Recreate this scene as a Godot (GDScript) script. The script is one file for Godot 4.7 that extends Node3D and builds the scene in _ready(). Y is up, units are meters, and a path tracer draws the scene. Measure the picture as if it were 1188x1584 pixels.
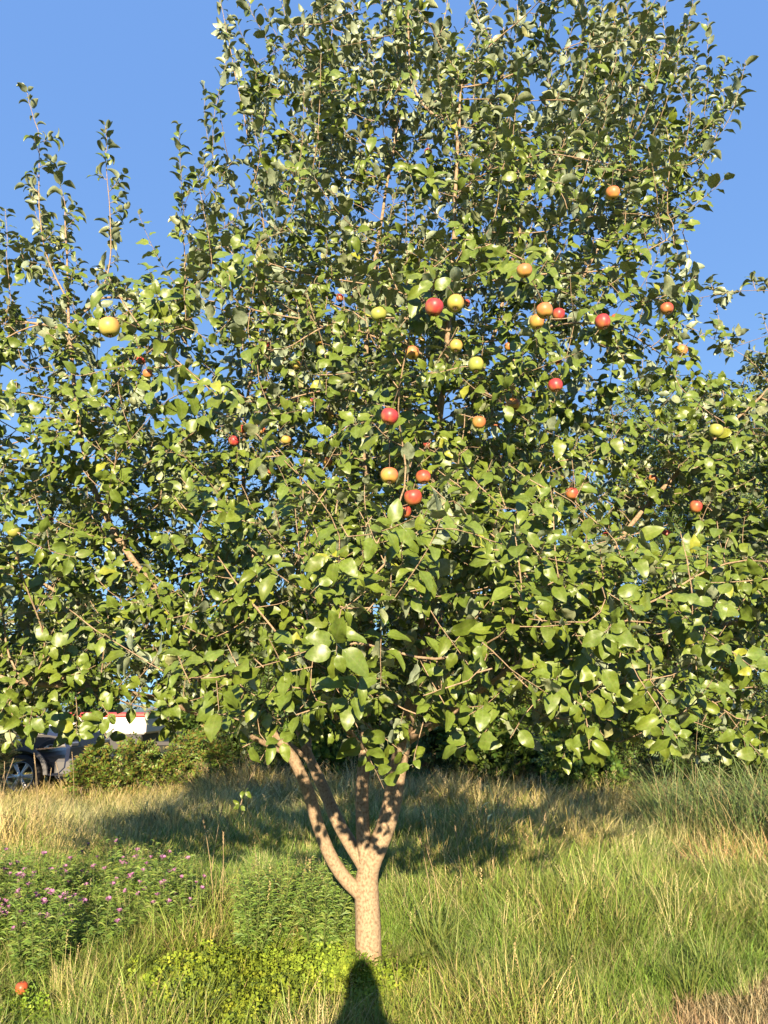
extends Node3D
# A young apple tree in a meadow, low warm sun behind the photographer.
# x to the right, y up, the view looks along -z; the photographer stands at the origin.

const EYE := Vector3(0.0, 1.6, 0.0)
const SUN_HEIGHT := 16.3     # degrees above the horizon
const SUN_TURN := 1.4        # degrees the light runs towards -x
const TRUNK_AT := Vector3(-0.10, 0.0, -5.4)

var rng := RandomNumberGenerator.new()
var lumps := FastNoiseLite.new()
var patches := FastNoiseLite.new()


# ---------------------------------------------------------------- mesh helpers
class MB:
	var v := PackedVector3Array()
	var n := PackedVector3Array()
	var c := PackedColorArray()
	var t := PackedVector2Array()
	var ix := PackedInt32Array()
	var coloured := false

	func vert(p: Vector3, nn: Vector3, col := Color.WHITE, uv := Vector2.ZERO) -> int:
		v.append(p); n.append(nn); c.append(col); t.append(uv)
		return v.size() - 1

	func tri(a: int, b: int, d: int) -> void:  # counter-clockwise seen from outside
		ix.append(a); ix.append(d); ix.append(b)

	func quad(a: int, b: int, d: int, e: int) -> void:
		tri(a, b, d); tri(a, d, e)

	func flat(a: Vector3, b: Vector3, d: Vector3, e: Vector3, col := Color.WHITE) -> void:
		var nn := (b - a).cross(d - a).normalized()
		quad(vert(a, nn, col), vert(b, nn, col), vert(d, nn, col), vert(e, nn, col))

	func tube(pts: PackedVector3Array, rad: PackedFloat32Array, sides: int, col := Color.WHITE, caps := true) -> void:
		var k := pts.size()
		if k < 2:
			return
		var d0 := (pts[1] - pts[0]).normalized()
		var side := d0.cross(Vector3.UP if absf(d0.y) < 0.9 else Vector3.RIGHT).normalized()
		var first := v.size()
		for i in k:
			var d: Vector3 = (pts[mini(i + 1, k - 1)] - pts[maxi(i - 1, 0)]).normalized()
			side = (side - d * side.dot(d)).normalized()
			var up := d.cross(side)
			for j in sides:
				var a := TAU * j / sides
				var o := side * cos(a) + up * sin(a)
				vert(pts[i] + o * rad[i], o, col, Vector2(float(j) / sides, i * 0.2))
		for i in k - 1:
			for j in sides:
				var a := first + i * sides + j
				var b := first + i * sides + (j + 1) % sides
				quad(a, b, b + sides, a + sides)
		if caps:
			var dd := (pts[k - 1] - pts[k - 2]).normalized()
			var m := vert(pts[k - 1] + dd * rad[k - 1] * 0.5, dd, col)
			for j in sides:
				tri(first + (k - 1) * sides + j, first + (k - 1) * sides + (j + 1) % sides, m)

	func box(lo: Vector3, hi: Vector3, col := Color.WHITE, ch := 0.01) -> void:
		# a box whose edges are chamfered by ch
		var m := (lo + hi) * 0.5
		var h := (hi - lo) * 0.5
		ch = minf(ch, minf(h.x, minf(h.y, h.z)) * 0.5)
		for ax in 3:
			for s in [-1.0, 1.0]:
				var u := Vector3.ZERO; var w := Vector3.ZERO; var o := Vector3.ZERO
				o[ax] = s * h[ax]
				u[(ax + 1) % 3] = h[(ax + 1) % 3] - ch
				w[(ax + 2) % 3] = h[(ax + 2) % 3] - ch
				if s > 0: flat(m + o - u - w, m + o + u - w, m + o + u + w, m + o - u + w, col)
				else: flat(m + o - u - w, m + o - u + w, m + o + u + w, m + o + u - w, col)
		for ax in 3:
			var b := (ax + 1) % 3
			var d := (ax + 2) % 3
			for s in [-1.0, 1.0]:
				for r in [-1.0, 1.0]:
					var e := Vector3.ZERO; e[ax] = h[ax] - ch
					var p := Vector3.ZERO; p[b] = s * h[b]; p[d] = r * (h[d] - ch)
					var q := Vector3.ZERO; q[b] = s * (h[b] - ch); q[d] = r * h[d]
					if s * r > 0: flat(m + p - e, m + p + e, m + q + e, m + q - e, col)
					else: flat(m + p + e, m + p - e, m + q - e, m + q + e, col)
		for sx in [-1.0, 1.0]:
			for sy in [-1.0, 1.0]:
				for sz in [-1.0, 1.0]:
					var s := Vector3(sx, sy, sz)
					var a := m + s * Vector3(h.x, h.y - ch, h.z - ch)
					var b := m + s * Vector3(h.x - ch, h.y, h.z - ch)
					var d := m + s * Vector3(h.x - ch, h.y - ch, h.z)
					var nn := s.normalized()
					if sx * sy * sz > 0: tri(vert(a, nn, col), vert(b, nn, col), vert(d, nn, col))
					else: tri(vert(a, nn, col), vert(d, nn, col), vert(b, nn, col))

	func lathe(profile: PackedVector2Array, sides: int, axis_z := false, col := Color.WHITE) -> void:
		# profile: (radius, height) from bottom to top, turned about y (or about z)
		var k := profile.size()
		var first := v.size()
		for i in k:
			var p := profile[i]
			var tn := (profile[mini(i + 1, k - 1)] - profile[maxi(i - 1, 0)]).normalized()
			for j in sides:
				var a := TAU * j / sides
				var q := Vector3(cos(a) * p.x, p.y, -sin(a) * p.x)
				var nn := Vector3(cos(a) * tn.y, -tn.x, -sin(a) * tn.y).normalized()
				if axis_z:
					q = Vector3(q.x, -q.z, q.y)
					nn = Vector3(nn.x, -nn.z, nn.y)
				vert(q, nn, col, Vector2(float(j) / sides, float(i) / k))
		for i in k - 1:
			for j in sides:
				var a := first + i * sides + j
				var b := first + i * sides + (j + 1) % sides
				quad(a, b, b + sides, a + sides)

	func extrude(poly: PackedVector2Array, z0: float, z1: float, ch: float, col := Color.WHITE) -> void:
		# a side view (x, y), counter-clockwise, given depth along z, edges chamfered
		var k := poly.size()
		var inner := PackedVector2Array()
		for i in k:
			var a: Vector2 = (poly[i] - poly[(i + k - 1) % k]).normalized()
			var b: Vector2 = (poly[(i + 1) % k] - poly[i]).normalized()
			var nn := Vector2(-(a.y + b.y), a.x + b.x)
			inner.append(poly[i] + nn.normalized() * ch)
		var tris := Geometry2D.triangulate_polygon(inner)
		var ring := func(z: float, ps: PackedVector2Array) -> Array:
			var o := []
			for p in ps: o.append(Vector3(p.x, p.y, z))
			return o
		var r0: Array = ring.call(z0, inner)
		var r1: Array = ring.call(z0 + ch, poly)
		var r2: Array = ring.call(z1 - ch, poly)
		var r3: Array = ring.call(z1, inner)
		for i in k:
			var j := (i + 1) % k
			flat(r0[i], r0[j], r1[j], r1[i], col)
			flat(r1[i], r1[j], r2[j], r2[i], col)
			flat(r2[i], r2[j], r3[j], r3[i], col)
		for f in range(0, tris.size(), 3):
			var a := tris[f]; var b := tris[f + 1]; var d := tris[f + 2]
			var turn := (inner[b] - inner[a]).cross(inner[d] - inner[a])
			if turn < 0:
				var s := b; b = d; d = s
			var zp := Vector3(0, 0, 1)
			tri(vert(r3[a], zp, col), vert(r3[b], zp, col), vert(r3[d], zp, col))
			tri(vert(r0[a], -zp, col), vert(r0[d], -zp, col), vert(r0[b], -zp, col))

	func mesh(m: Material) -> ArrayMesh:
		var arr := []
		arr.resize(Mesh.ARRAY_MAX)
		arr[Mesh.ARRAY_VERTEX] = v
		arr[Mesh.ARRAY_NORMAL] = n
		arr[Mesh.ARRAY_TEX_UV] = t
		if coloured: arr[Mesh.ARRAY_COLOR] = c
		arr[Mesh.ARRAY_INDEX] = ix
		var o := ArrayMesh.new()
		o.add_surface_from_arrays(Mesh.PRIMITIVE_TRIANGLES, arr)
		o.surface_set_material(0, m)
		return o


func part(called: String, mesh: Mesh, parent: Node, kind := "") -> MeshInstance3D:
	var o := MeshInstance3D.new()
	o.name = called
	o.mesh = mesh
	parent.add_child(o, true)
	if kind: o.set_meta("kind", kind)
	return o


var taken := {}
func numbered(called: String) -> String:
	taken[called] = taken.get(called, -1) + 1
	return called if taken[called] == 0 else "%s_%03d" % [called, taken[called]]


func thing(called: String, label: String, category: String, at := Vector3.ZERO, group := "") -> Node3D:
	var o := Node3D.new()
	o.name = numbered(called)
	add_child(o)
	o.position = at
	tag(o, label, category, group)
	return o


func tag(o: Node, label: String, category: String, group := "", kind := "") -> void:
	if label: o.set_meta("label", label)
	if category: o.set_meta("category", category)
	if group: o.set_meta("group", group)
	if kind: o.set_meta("kind", kind)


func scatter(called: String, mesh: Mesh, places: Array, tints: Array, parent: Node) -> MultiMeshInstance3D:
	var mm := MultiMesh.new()
	mm.transform_format = MultiMesh.TRANSFORM_3D
	mm.use_colors = true
	mm.mesh = mesh
	mm.instance_count = places.size()
	for i in places.size():
		mm.set_instance_transform(i, places[i])
		mm.set_instance_color(i, tints[i])
	var o := MultiMeshInstance3D.new()
	o.name = called
	o.multimesh = mm
	parent.add_child(o, true)
	o.set_meta("kind", "stuff")
	return o


func mat(col: Color, rough := 0.8, spec := 0.5) -> StandardMaterial3D:  # col: linear values
	var m := StandardMaterial3D.new()
	m.albedo_color = col.linear_to_srgb()
	m.roughness = rough
	m.metallic_specular = spec
	return m


func vmat(rough := 0.8, spec := 0.5) -> StandardMaterial3D:
	var m := mat(Color.WHITE, rough, spec)
	m.vertex_color_use_as_albedo = true
	return m


func noise_tex(freq: float, cols: Array, size := 512, oct := 5, kind := FastNoiseLite.TYPE_SIMPLEX_SMOOTH, sd := 3) -> NoiseTexture2D:
	var f := FastNoiseLite.new()
	f.seed = sd
	f.noise_type = kind
	f.frequency = freq
	f.fractal_octaves = oct
	var g := Gradient.new()
	var offs := PackedFloat32Array()
	var cc := PackedColorArray()
	for e in cols:
		offs.append(e[0])
		cc.append((e[1] as Color).linear_to_srgb())
	g.offsets = offs
	g.colors = cc
	var t := NoiseTexture2D.new()
	t.width = size; t.height = size
	t.seamless = true
	t.noise = f
	t.color_ramp = g
	return t


func rnd(a: float, b: float) -> float:
	return rng.randf_range(a, b)


func any_dir() -> Vector3:
	var z := rnd(-1, 1)
	var a := rnd(0, TAU)
	var r := sqrt(1.0 - z * z)
	return Vector3(r * cos(a), z, r * sin(a))


func ground_at(x: float, z: float) -> float:
	var d := -z
	var h := 0.05 * lumps.get_noise_2d(x * 6.0, z * 6.0)
	h += 0.25 * smoothstep(9.0, 22.0, d) * smoothstep(0.0, 6.0, x)
	return h - 0.02


# ---------------------------------------------------------------- leaves
func leaf_picture(top: Color, under: Color, blotch: Color, veins: float, sd: int) -> ImageTexture:
	# left half: upper side, right half: underside; v runs from the stalk to the tip
	var w := 128
	var im := Image.create(w, w, false, Image.FORMAT_RGB8)
	var f := FastNoiseLite.new()
	f.seed = sd
	f.frequency = 0.05
	f.fractal_octaves = 4
	for y in w:
		for x in w:
			var up := x < w / 2
			var u := (float(x % (w / 2)) / (w / 2 - 1)) * 2.0 - 1.0
			var s := float(y) / (w - 1)
			var base := top if up else under
			var k := f.get_noise_2d(x, y)
			var col := base * (1.0 + 0.28 * k)
			var rib := exp(-absf(u) * 30.0)
			var side := fposmod(s * 8.0 - absf(u) * 1.9, 1.0)
			var vein: float = maxf(rib, 0.55 * exp(-minf(side, 1.0 - side) * 16.0) * (1.0 - 0.4 * absf(u)))
			col = col.lerp(Color(0.19, 0.24, 0.075) if up else Color(0.40, 0.40, 0.26), vein * veins)
			var spot := f.get_noise_2d(x * 2.4 + 300.0, y * 2.4)
			if spot > 0.36: col = col.lerp(blotch, clampf((spot - 0.36) * 6.0, 0.0, 0.8))
			col.a = 1.0
			im.set_pixel(x, y, col.linear_to_srgb())
	return ImageTexture.create_from_image(im)


func leaf_mesh(m: Material, wide: float, fold: float, curl: float, wave: float, twist: float, stalk := 0.16, rows := 8) -> ArrayMesh:
	# a leaf one unit long along +y, upper side towards +z: two sheets, the upper and the underside
	var mb := MB.new()
	var across := [-1.0, -0.55, 0.0, 0.55, 1.0]
	var spine := PackedVector3Array()
	var ups := PackedVector3Array()
	var p := Vector3(0, 0, 0)
	var ang := 0.25
	p += Vector3(0, cos(ang), sin(ang)) * stalk
	for i in rows + 1:
		var s := float(i) / rows
		ang = 0.25 - curl * s
		if i > 0: p += Vector3(0, cos(ang), sin(ang)) * (1.0 - stalk) / rows
		spine.append(p)
		ups.append(Vector3(0, -sin(ang), cos(ang)))
	for sheet in 2:
		var grid := []
		for i in rows + 1:
			var s := float(i) / rows
			var w := wide * 0.5 * pow(maxf(sin(PI * pow(s, 0.80)), 0.0), 0.78) * (1.04 - 0.14 * s)
			var line := []
			for a in across:
				var tw: float = twist * s
				var x: float = a * w * cos(fold * absf(a))
				var z: float = absf(a) * w * sin(fold) + wave * w * absf(a) * sin(s * 11.0 + a * 1.7)
				var q := spine[i] + Vector3(x * cos(tw), 0, x * sin(tw)) + ups[i] * z
				if sheet == 1: q -= ups[i] * 0.009 * (1.0 - pow(absf(a), 4.0)) * minf(1.0, 6.0 * s * (1.0 - s) + 0.1)
				line.append(q)
			grid.append(line)
		var at0 := mb.v.size()
		for i in rows + 1:
			for j in 5:
				var dx: Vector3 = grid[i][mini(j + 1, 4)] - grid[i][maxi(j - 1, 0)]
				var dy: Vector3 = grid[mini(i + 1, rows)][j] - grid[maxi(i - 1, 0)][j]
				var nn := dx.cross(dy)
				nn = nn.normalized() if nn.length() > 1e-7 else ups[i]
				var u: float = (0.25 + 0.245 * across[j]) + (0.5 if sheet == 1 else 0.0)
				mb.vert(grid[i][j], nn if sheet == 0 else -nn, Color.WHITE, Vector2(u, float(i) / rows))
		for i in rows:
			for j in 4:
				var a := at0 + i * 5 + j
				if sheet == 0: mb.quad(a, a + 1, a + 6, a + 5)
				else: mb.quad(a, a + 5, a + 6, a + 1)
	var st := mb.v.size()
	mb.tube(PackedVector3Array([Vector3(0, 0, 0), spine[0] * 0.5 - Vector3(0, 0, 0.01), spine[1]]), PackedFloat32Array([0.014, 0.011, 0.008]), 3, Color.WHITE, false)
	for i in range(st, mb.v.size()): mb.t[i] = Vector2(0.75, 0.5)
	return mb.mesh(m)


func leaf_basis(along: Vector3, face: Vector3, size: float) -> Basis:
	var y := along.normalized()
	var z := face - y * face.dot(y)
	z = z.normalized() if z.length() > 0.01 else y.cross(Vector3.RIGHT).normalized()
	return Basis(y.cross(z), y, z).scaled(Vector3.ONE * size)


# ---------------------------------------------------------------- the apple tree
var node_at := PackedVector3Array()
var node_up := PackedInt32Array()     # parent
var node_least := PackedFloat32Array()
var node_radius := PackedFloat32Array()

const LOBES := [  # centre, radii, how many points to grow towards
	[Vector3(0.1, 3.0, -5.1), Vector3(2.3, 1.6, 2.0), 1150],
	[Vector3(0.6, 4.9, -4.7), Vector3(1.45, 2.0, 1.4), 640],
	[Vector3(-2.3, 3.0, -4.5), Vector3(1.0, 1.5, 1.1), 680],
	[Vector3(2.55, 2.7, -4.8), Vector3(1.2, 1.3, 1.4), 700],
	[Vector3(-1.7, 2.7, -5.7), Vector3(1.5, 1.2, 0.8), 560],
	[Vector3(0.2, 2.6, -5.3), Vector3(1.6, 1.0, 1.0), 330],
	[Vector3(0.0, 1.92, -3.2), Vector3(1.5, 0.58, 0.9), 760],
	[Vector3(0.05, 2.35, -3.3), Vector3(0.7, 0.5, 0.7), 120],
	[Vector3(-2.0, 1.95, -3.9), Vector3(1.5, 0.6, 1.2), 700],
	[Vector3(1.05, 1.93, -3.8), Vector3(1.2, 0.6, 1.2), 620],
	[Vector3(-0.55, 4.9, -4.9), Vector3(0.75, 1.7, 1.1), 340],
	[Vector3(1.85, 5.5, -5.0), Vector3(0.6, 1.3, 0.8), 240],
	[Vector3(0.4, 3.7, -3.7), Vector3(1.3, 1.2, 0.8), 320],
	[Vector3(0.6, 4.5, -3.5), Vector3(1.1, 1.0, 0.6), 200],
	[Vector3(-0.9, 3.1, -4.1), Vector3(0.8, 1.0, 0.8), 220],
	[Vector3(0.3, 3.7, -6.4), Vector3(1.9, 1.7, 0.8), 560],
]
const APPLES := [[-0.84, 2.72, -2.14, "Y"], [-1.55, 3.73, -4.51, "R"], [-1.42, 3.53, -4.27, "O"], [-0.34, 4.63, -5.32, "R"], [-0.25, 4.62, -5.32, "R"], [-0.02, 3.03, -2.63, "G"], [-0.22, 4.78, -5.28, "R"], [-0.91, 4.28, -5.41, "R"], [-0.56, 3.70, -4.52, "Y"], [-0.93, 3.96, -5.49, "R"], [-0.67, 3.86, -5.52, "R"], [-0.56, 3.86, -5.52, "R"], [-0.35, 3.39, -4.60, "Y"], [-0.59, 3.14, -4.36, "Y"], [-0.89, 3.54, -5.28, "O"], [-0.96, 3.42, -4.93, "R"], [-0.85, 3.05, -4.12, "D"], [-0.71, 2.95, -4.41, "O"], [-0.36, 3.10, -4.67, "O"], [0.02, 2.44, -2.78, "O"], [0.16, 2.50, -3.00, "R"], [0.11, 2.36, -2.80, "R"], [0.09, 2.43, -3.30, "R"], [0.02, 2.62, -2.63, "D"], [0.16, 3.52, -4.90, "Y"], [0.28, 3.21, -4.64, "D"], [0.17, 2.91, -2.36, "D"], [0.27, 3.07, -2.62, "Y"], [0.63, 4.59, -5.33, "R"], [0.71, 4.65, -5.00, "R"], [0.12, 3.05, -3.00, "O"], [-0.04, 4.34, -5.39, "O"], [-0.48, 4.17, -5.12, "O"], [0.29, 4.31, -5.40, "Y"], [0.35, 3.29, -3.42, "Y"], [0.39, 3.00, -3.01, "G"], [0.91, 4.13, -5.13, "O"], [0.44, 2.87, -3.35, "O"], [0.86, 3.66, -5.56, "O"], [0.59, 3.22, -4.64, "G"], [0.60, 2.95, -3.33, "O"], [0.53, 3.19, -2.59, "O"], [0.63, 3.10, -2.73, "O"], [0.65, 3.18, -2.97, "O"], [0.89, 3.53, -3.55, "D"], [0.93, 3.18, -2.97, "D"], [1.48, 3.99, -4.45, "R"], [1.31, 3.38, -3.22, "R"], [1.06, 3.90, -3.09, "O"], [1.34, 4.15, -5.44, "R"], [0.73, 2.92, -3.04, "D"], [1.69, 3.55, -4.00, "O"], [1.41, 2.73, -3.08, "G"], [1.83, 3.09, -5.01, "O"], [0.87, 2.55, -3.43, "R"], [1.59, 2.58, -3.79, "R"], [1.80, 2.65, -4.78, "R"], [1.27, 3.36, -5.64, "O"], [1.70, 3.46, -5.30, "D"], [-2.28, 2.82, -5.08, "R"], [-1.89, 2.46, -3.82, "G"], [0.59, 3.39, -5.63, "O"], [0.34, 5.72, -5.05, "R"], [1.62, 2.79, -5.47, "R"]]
const SPECIAL := {  # labels of apples that stand out from the rest
	0: "large greenish yellow apple beside a dark upright stem with sky around it",
	5: "pale green apple at the end of a long bare twig",
	19: "round orange apple just above the bright spray holding three red apples",
	26: "dark red apple touching a yellow apple below a straight dark stem",
	27: "yellow apple touching a dark red apple below a straight dark stem",
	23: "dark red apple hanging alone from a thin upright twig over the bright spray",
	48: "lone orange apple high up among the thin shoots",
	47: "pink red apple at the crown's outer edge beside open sky",
	52: "green apple in front of the feathery trees behind the crown",
	41: "orange and red apple on top of a leafy shoot above the orange pair",
	42: "bright orange apple pressed against a darker orange apple",
	43: "darker orange apple behind a bright orange apple",
	54: "bright red apple alone below the dark inner branches",
	62: "small pink apple highest of all on the tree",
}


func chain(from: int, pts: Array, r0: float, r1: float) -> int:
	# lay a limb along the points, starting from node `from`
	var all := PackedVector3Array()
	if from >= 0: all.append(node_at[from])
	for p in pts: all.append(p)
	var curve := Curve3D.new()
	for i in all.size():
		var tangent: Vector3 = (all[mini(i + 1, all.size() - 1)] - all[maxi(i - 1, 0)]) * 0.17
		curve.add_point(all[i], -tangent, tangent)
	var length := curve.get_baked_length()
	var steps := int(ceil(length / 0.085))
	var last := from
	for i in range(0 if from < 0 else 1, steps + 1):
		var q := curve.sample_baked(length * i / steps, true)
		if from >= 0: q += any_dir() * 0.006
		node_at.append(q)
		node_up.append(last)
		node_least.append(lerpf(r0, r1, float(i) / steps))
		last = node_at.size() - 1
	return last


func nearest_node(p: Vector3, first := 0) -> int:
	var best := -1
	var bd := 1e9
	for i in range(first, node_at.size()):
		var d := node_at[i].distance_squared_to(p)
		if d < bd: bd = d; best = i
	return best


func grow_skeleton() -> void:
	var trunk := chain(-1, [Vector3(-0.10, -0.12, -5.4), Vector3(-0.10, 0.2, -5.4), Vector3(-0.115, 0.46, -5.4)], 0.088, 0.078)
	var fork := chain(trunk, [Vector3(-0.11, 0.56, -5.4)], 0.078, 0.07)
	var low := nearest_node(Vector3(-0.11, 0.40, -5.4))
	var a := chain(low, [Vector3(-0.28, 0.54, -5.37), Vector3(-0.41, 0.79, -5.3), Vector3(-0.49, 1.08, -5.2), Vector3(-0.57, 1.28, -5.1)], 0.046, 0.036)
	chain(a, [Vector3(-1.05, 1.9, -4.75), Vector3(-1.75, 2.9, -4.4), Vector3(-2.05, 4.7, -4.3)], 0.03, 0.0035)
	chain(a, [Vector3(-1.2, 1.62, -4.3), Vector3(-1.65, 1.7, -3.5)], 0.016, 0.004)
	var b := chain(fork, [Vector3(-0.28, 0.78, -5.5), Vector3(-0.42, 1.04, -5.6), Vector3(-0.52, 1.23, -5.65)], 0.05, 0.036)
	chain(b, [Vector3(-0.9, 2.2, -5.85), Vector3(-1.1, 3.5, -5.7), Vector3(-0.9, 5.0, -5.4)], 0.03, 0.0035)
	chain(b, [Vector3(-1.5, 1.9, -5.5), Vector3(-2.5, 2.5, -5.2)], 0.02, 0.003)
	chain(b, [Vector3(-0.6, 2.2, -6.5), Vector3(-0.5, 3.4, -7.0)], 0.02, 0.003)
	var c := chain(fork, [Vector3(-0.15, 0.94, -5.4), Vector3(-0.13, 1.31, -5.4)], 0.048, 0.04)
	chain(c, [Vector3(-0.1, 2.4, -5.15), Vector3(-0.12, 4.0, -4.75), Vector3(0.15, 5.9, -4.5)], 0.034, 0.0035)
	chain(c, [Vector3(-0.35, 1.62, -4.5), Vector3(-0.32, 1.74, -3.5), Vector3(-0.26, 1.8, -2.85)], 0.02, 0.003)
	var d := chain(fork, [Vector3(0.03, 0.86, -5.4), Vector3(0.08, 1.14, -5.4), Vector3(0.12, 1.35, -5.35)], 0.068, 0.056)
	var e := chain(d, [Vector3(0.22, 1.73, -5.3)], 0.05, 0.042)
	chain(e, [Vector3(0.48, 2.87, -5.2), Vector3(0.67, 3.8, -5.1), Vector3(0.86, 4.41, -5.1), Vector3(1.15, 5.6, -5.1)], 0.036, 0.0035)
	chain(e, [Vector3(0.28, 2.7, -4.5), Vector3(0.36, 3.7, -3.85), Vector3(0.44, 5.1, -3.65)], 0.024, 0.003)
	chain(d, [Vector3(0.95, 1.95, -5.05), Vector3(1.75, 2.9, -4.85), Vector3(2.4, 3.5, -4.7)], 0.034, 0.004)
	chain(d, [Vector3(0.6, 1.72, -4.4), Vector3(0.7, 1.85, -3.3)], 0.018, 0.004)
	chain(e, [Vector3(0.5, 2.4, -6.2), Vector3(0.9, 3.6, -6.7)], 0.022, 0.003)
	var r := nearest_node(Vector3(0.95, 1.95, -5.05))
	chain(r, [Vector3(1.7, 2.0, -4.6), Vector3(2.6, 2.2, -4.3)], 0.016, 0.004)
	var u := nearest_node(Vector3(0.67, 3.8, -5.1))
	chain(u, [Vector3(1.3, 4.4, -5.2), Vector3(1.95, 5.6, -5.3)], 0.014, 0.003)

	for sp in [[Vector3(-2.1, 4.0, -4.3), Vector3(-2.2, 5.15, -4.15)], [Vector3(-1.75, 3.9, -4.5), Vector3(-1.86, 5.15, -4.4)], [Vector3(-2.6, 3.8, -4.6), Vector3(-2.75, 4.9, -4.7)], [Vector3(-1.4, 4.0, -4.8), Vector3(-1.45, 5.0, -4.8)], [Vector3(0.2, 4.8, -4.0), Vector3(0.15, 6.2, -3.9)], [Vector3(2.1, 5.0, -5.0), Vector3(2.7, 6.2, -5.0)], [Vector3(2.5, 3.4, -4.6), Vector3(2.75, 4.3, -4.6)], [Vector3(-0.9, 5.2, -4.9), Vector3(-1.3, 7.0, -5.0)]]:
		chain(nearest_node(sp[0]), [(sp[0] as Vector3).lerp(sp[1], 0.35), sp[1]], 0.006, 0.002)

	# grow towards points spread through the crown
	var goals := PackedVector3Array()
	var clumps := FastNoiseLite.new()
	clumps.seed = 4
	clumps.frequency = 0.75
	clumps.fractal_octaves = 2
	for l in LOBES:
		for i in l[2]:
			var p: Vector3 = l[0] + any_dir() * pow(rng.randf(), 0.42) * l[1]
			if p.y < 1.42 + 0.03 * smoothstep(-0.8, -1.2, p.x): continue
			# boughs leave hollows between them
			if clumps.get_noise_3d(p.x, p.y * 1.35, p.z) < (-0.02 if p.y > 4.4 else -0.10 if l[0].y > 2.4 else -0.14): continue
			goals.append(p)
	for ap in APPLES:
		goals.append(Vector3(ap[0], ap[1] + 0.09, ap[2] - 0.05))
	var near := PackedInt32Array()
	var dist := PackedFloat32Array()
	for g in goals:
		var k := nearest_node(g, 12)
		near.append(k)
		dist.append(node_at[k].distance_to(g))
	var step := 0.085
	var born := {}
	for turn in 90:
		var pull := {}
		var live := 0
		for i in goals.size():
			if dist[i] < 0.10: continue
			live += 1
			var k := near[i]
			pull[k] = pull.get(k, Vector3.ZERO) + (goals[i] - node_at[k]).normalized()
		if live == 0: break
		var fresh := []
		for k in pull:
			var way: Vector3 = (pull[k] as Vector3).normalized()
			var back: Vector3 = (node_at[k] - node_at[node_up[k]]).normalized() if node_up[k] >= 0 else Vector3.UP
			way = (way + back * 0.35 + any_dir() * 0.22 + Vector3.UP * 0.12).normalized()
			var spot: Vector3 = node_at[k] + way * step
			var near_kin := false
			for q in born.get(k, []):
				if node_at[q].distance_to(spot) < 0.035: near_kin = true
			if near_kin or born.get(k, []).size() >= 3: continue
			born[k] = born.get(k, []) + [node_at.size()]
			node_at.append(spot)
			node_up.append(k)
			node_least.append(0.0)
			fresh.append(node_at.size() - 1)
		for f in fresh:
			var p := node_at[f]
			for i in goals.size():
				var dd := p.distance_to(goals[i])
				if dd < dist[i]:
					dist[i] = dd
					near[i] = f
	# how thick each piece is: it carries all that grows from it
	var carried := PackedFloat32Array()
	carried.resize(node_at.size())
	node_radius.resize(node_at.size())
	for i in range(node_at.size() - 1, -1, -1):
		if carried[i] == 0.0: carried[i] = pow(0.0019, 2.3)
		node_radius[i] = maxf(pow(carried[i], 1.0 / 2.3), node_least[i])
		if node_up[i] >= 0: carried[node_up[i]] += carried[i]


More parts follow.
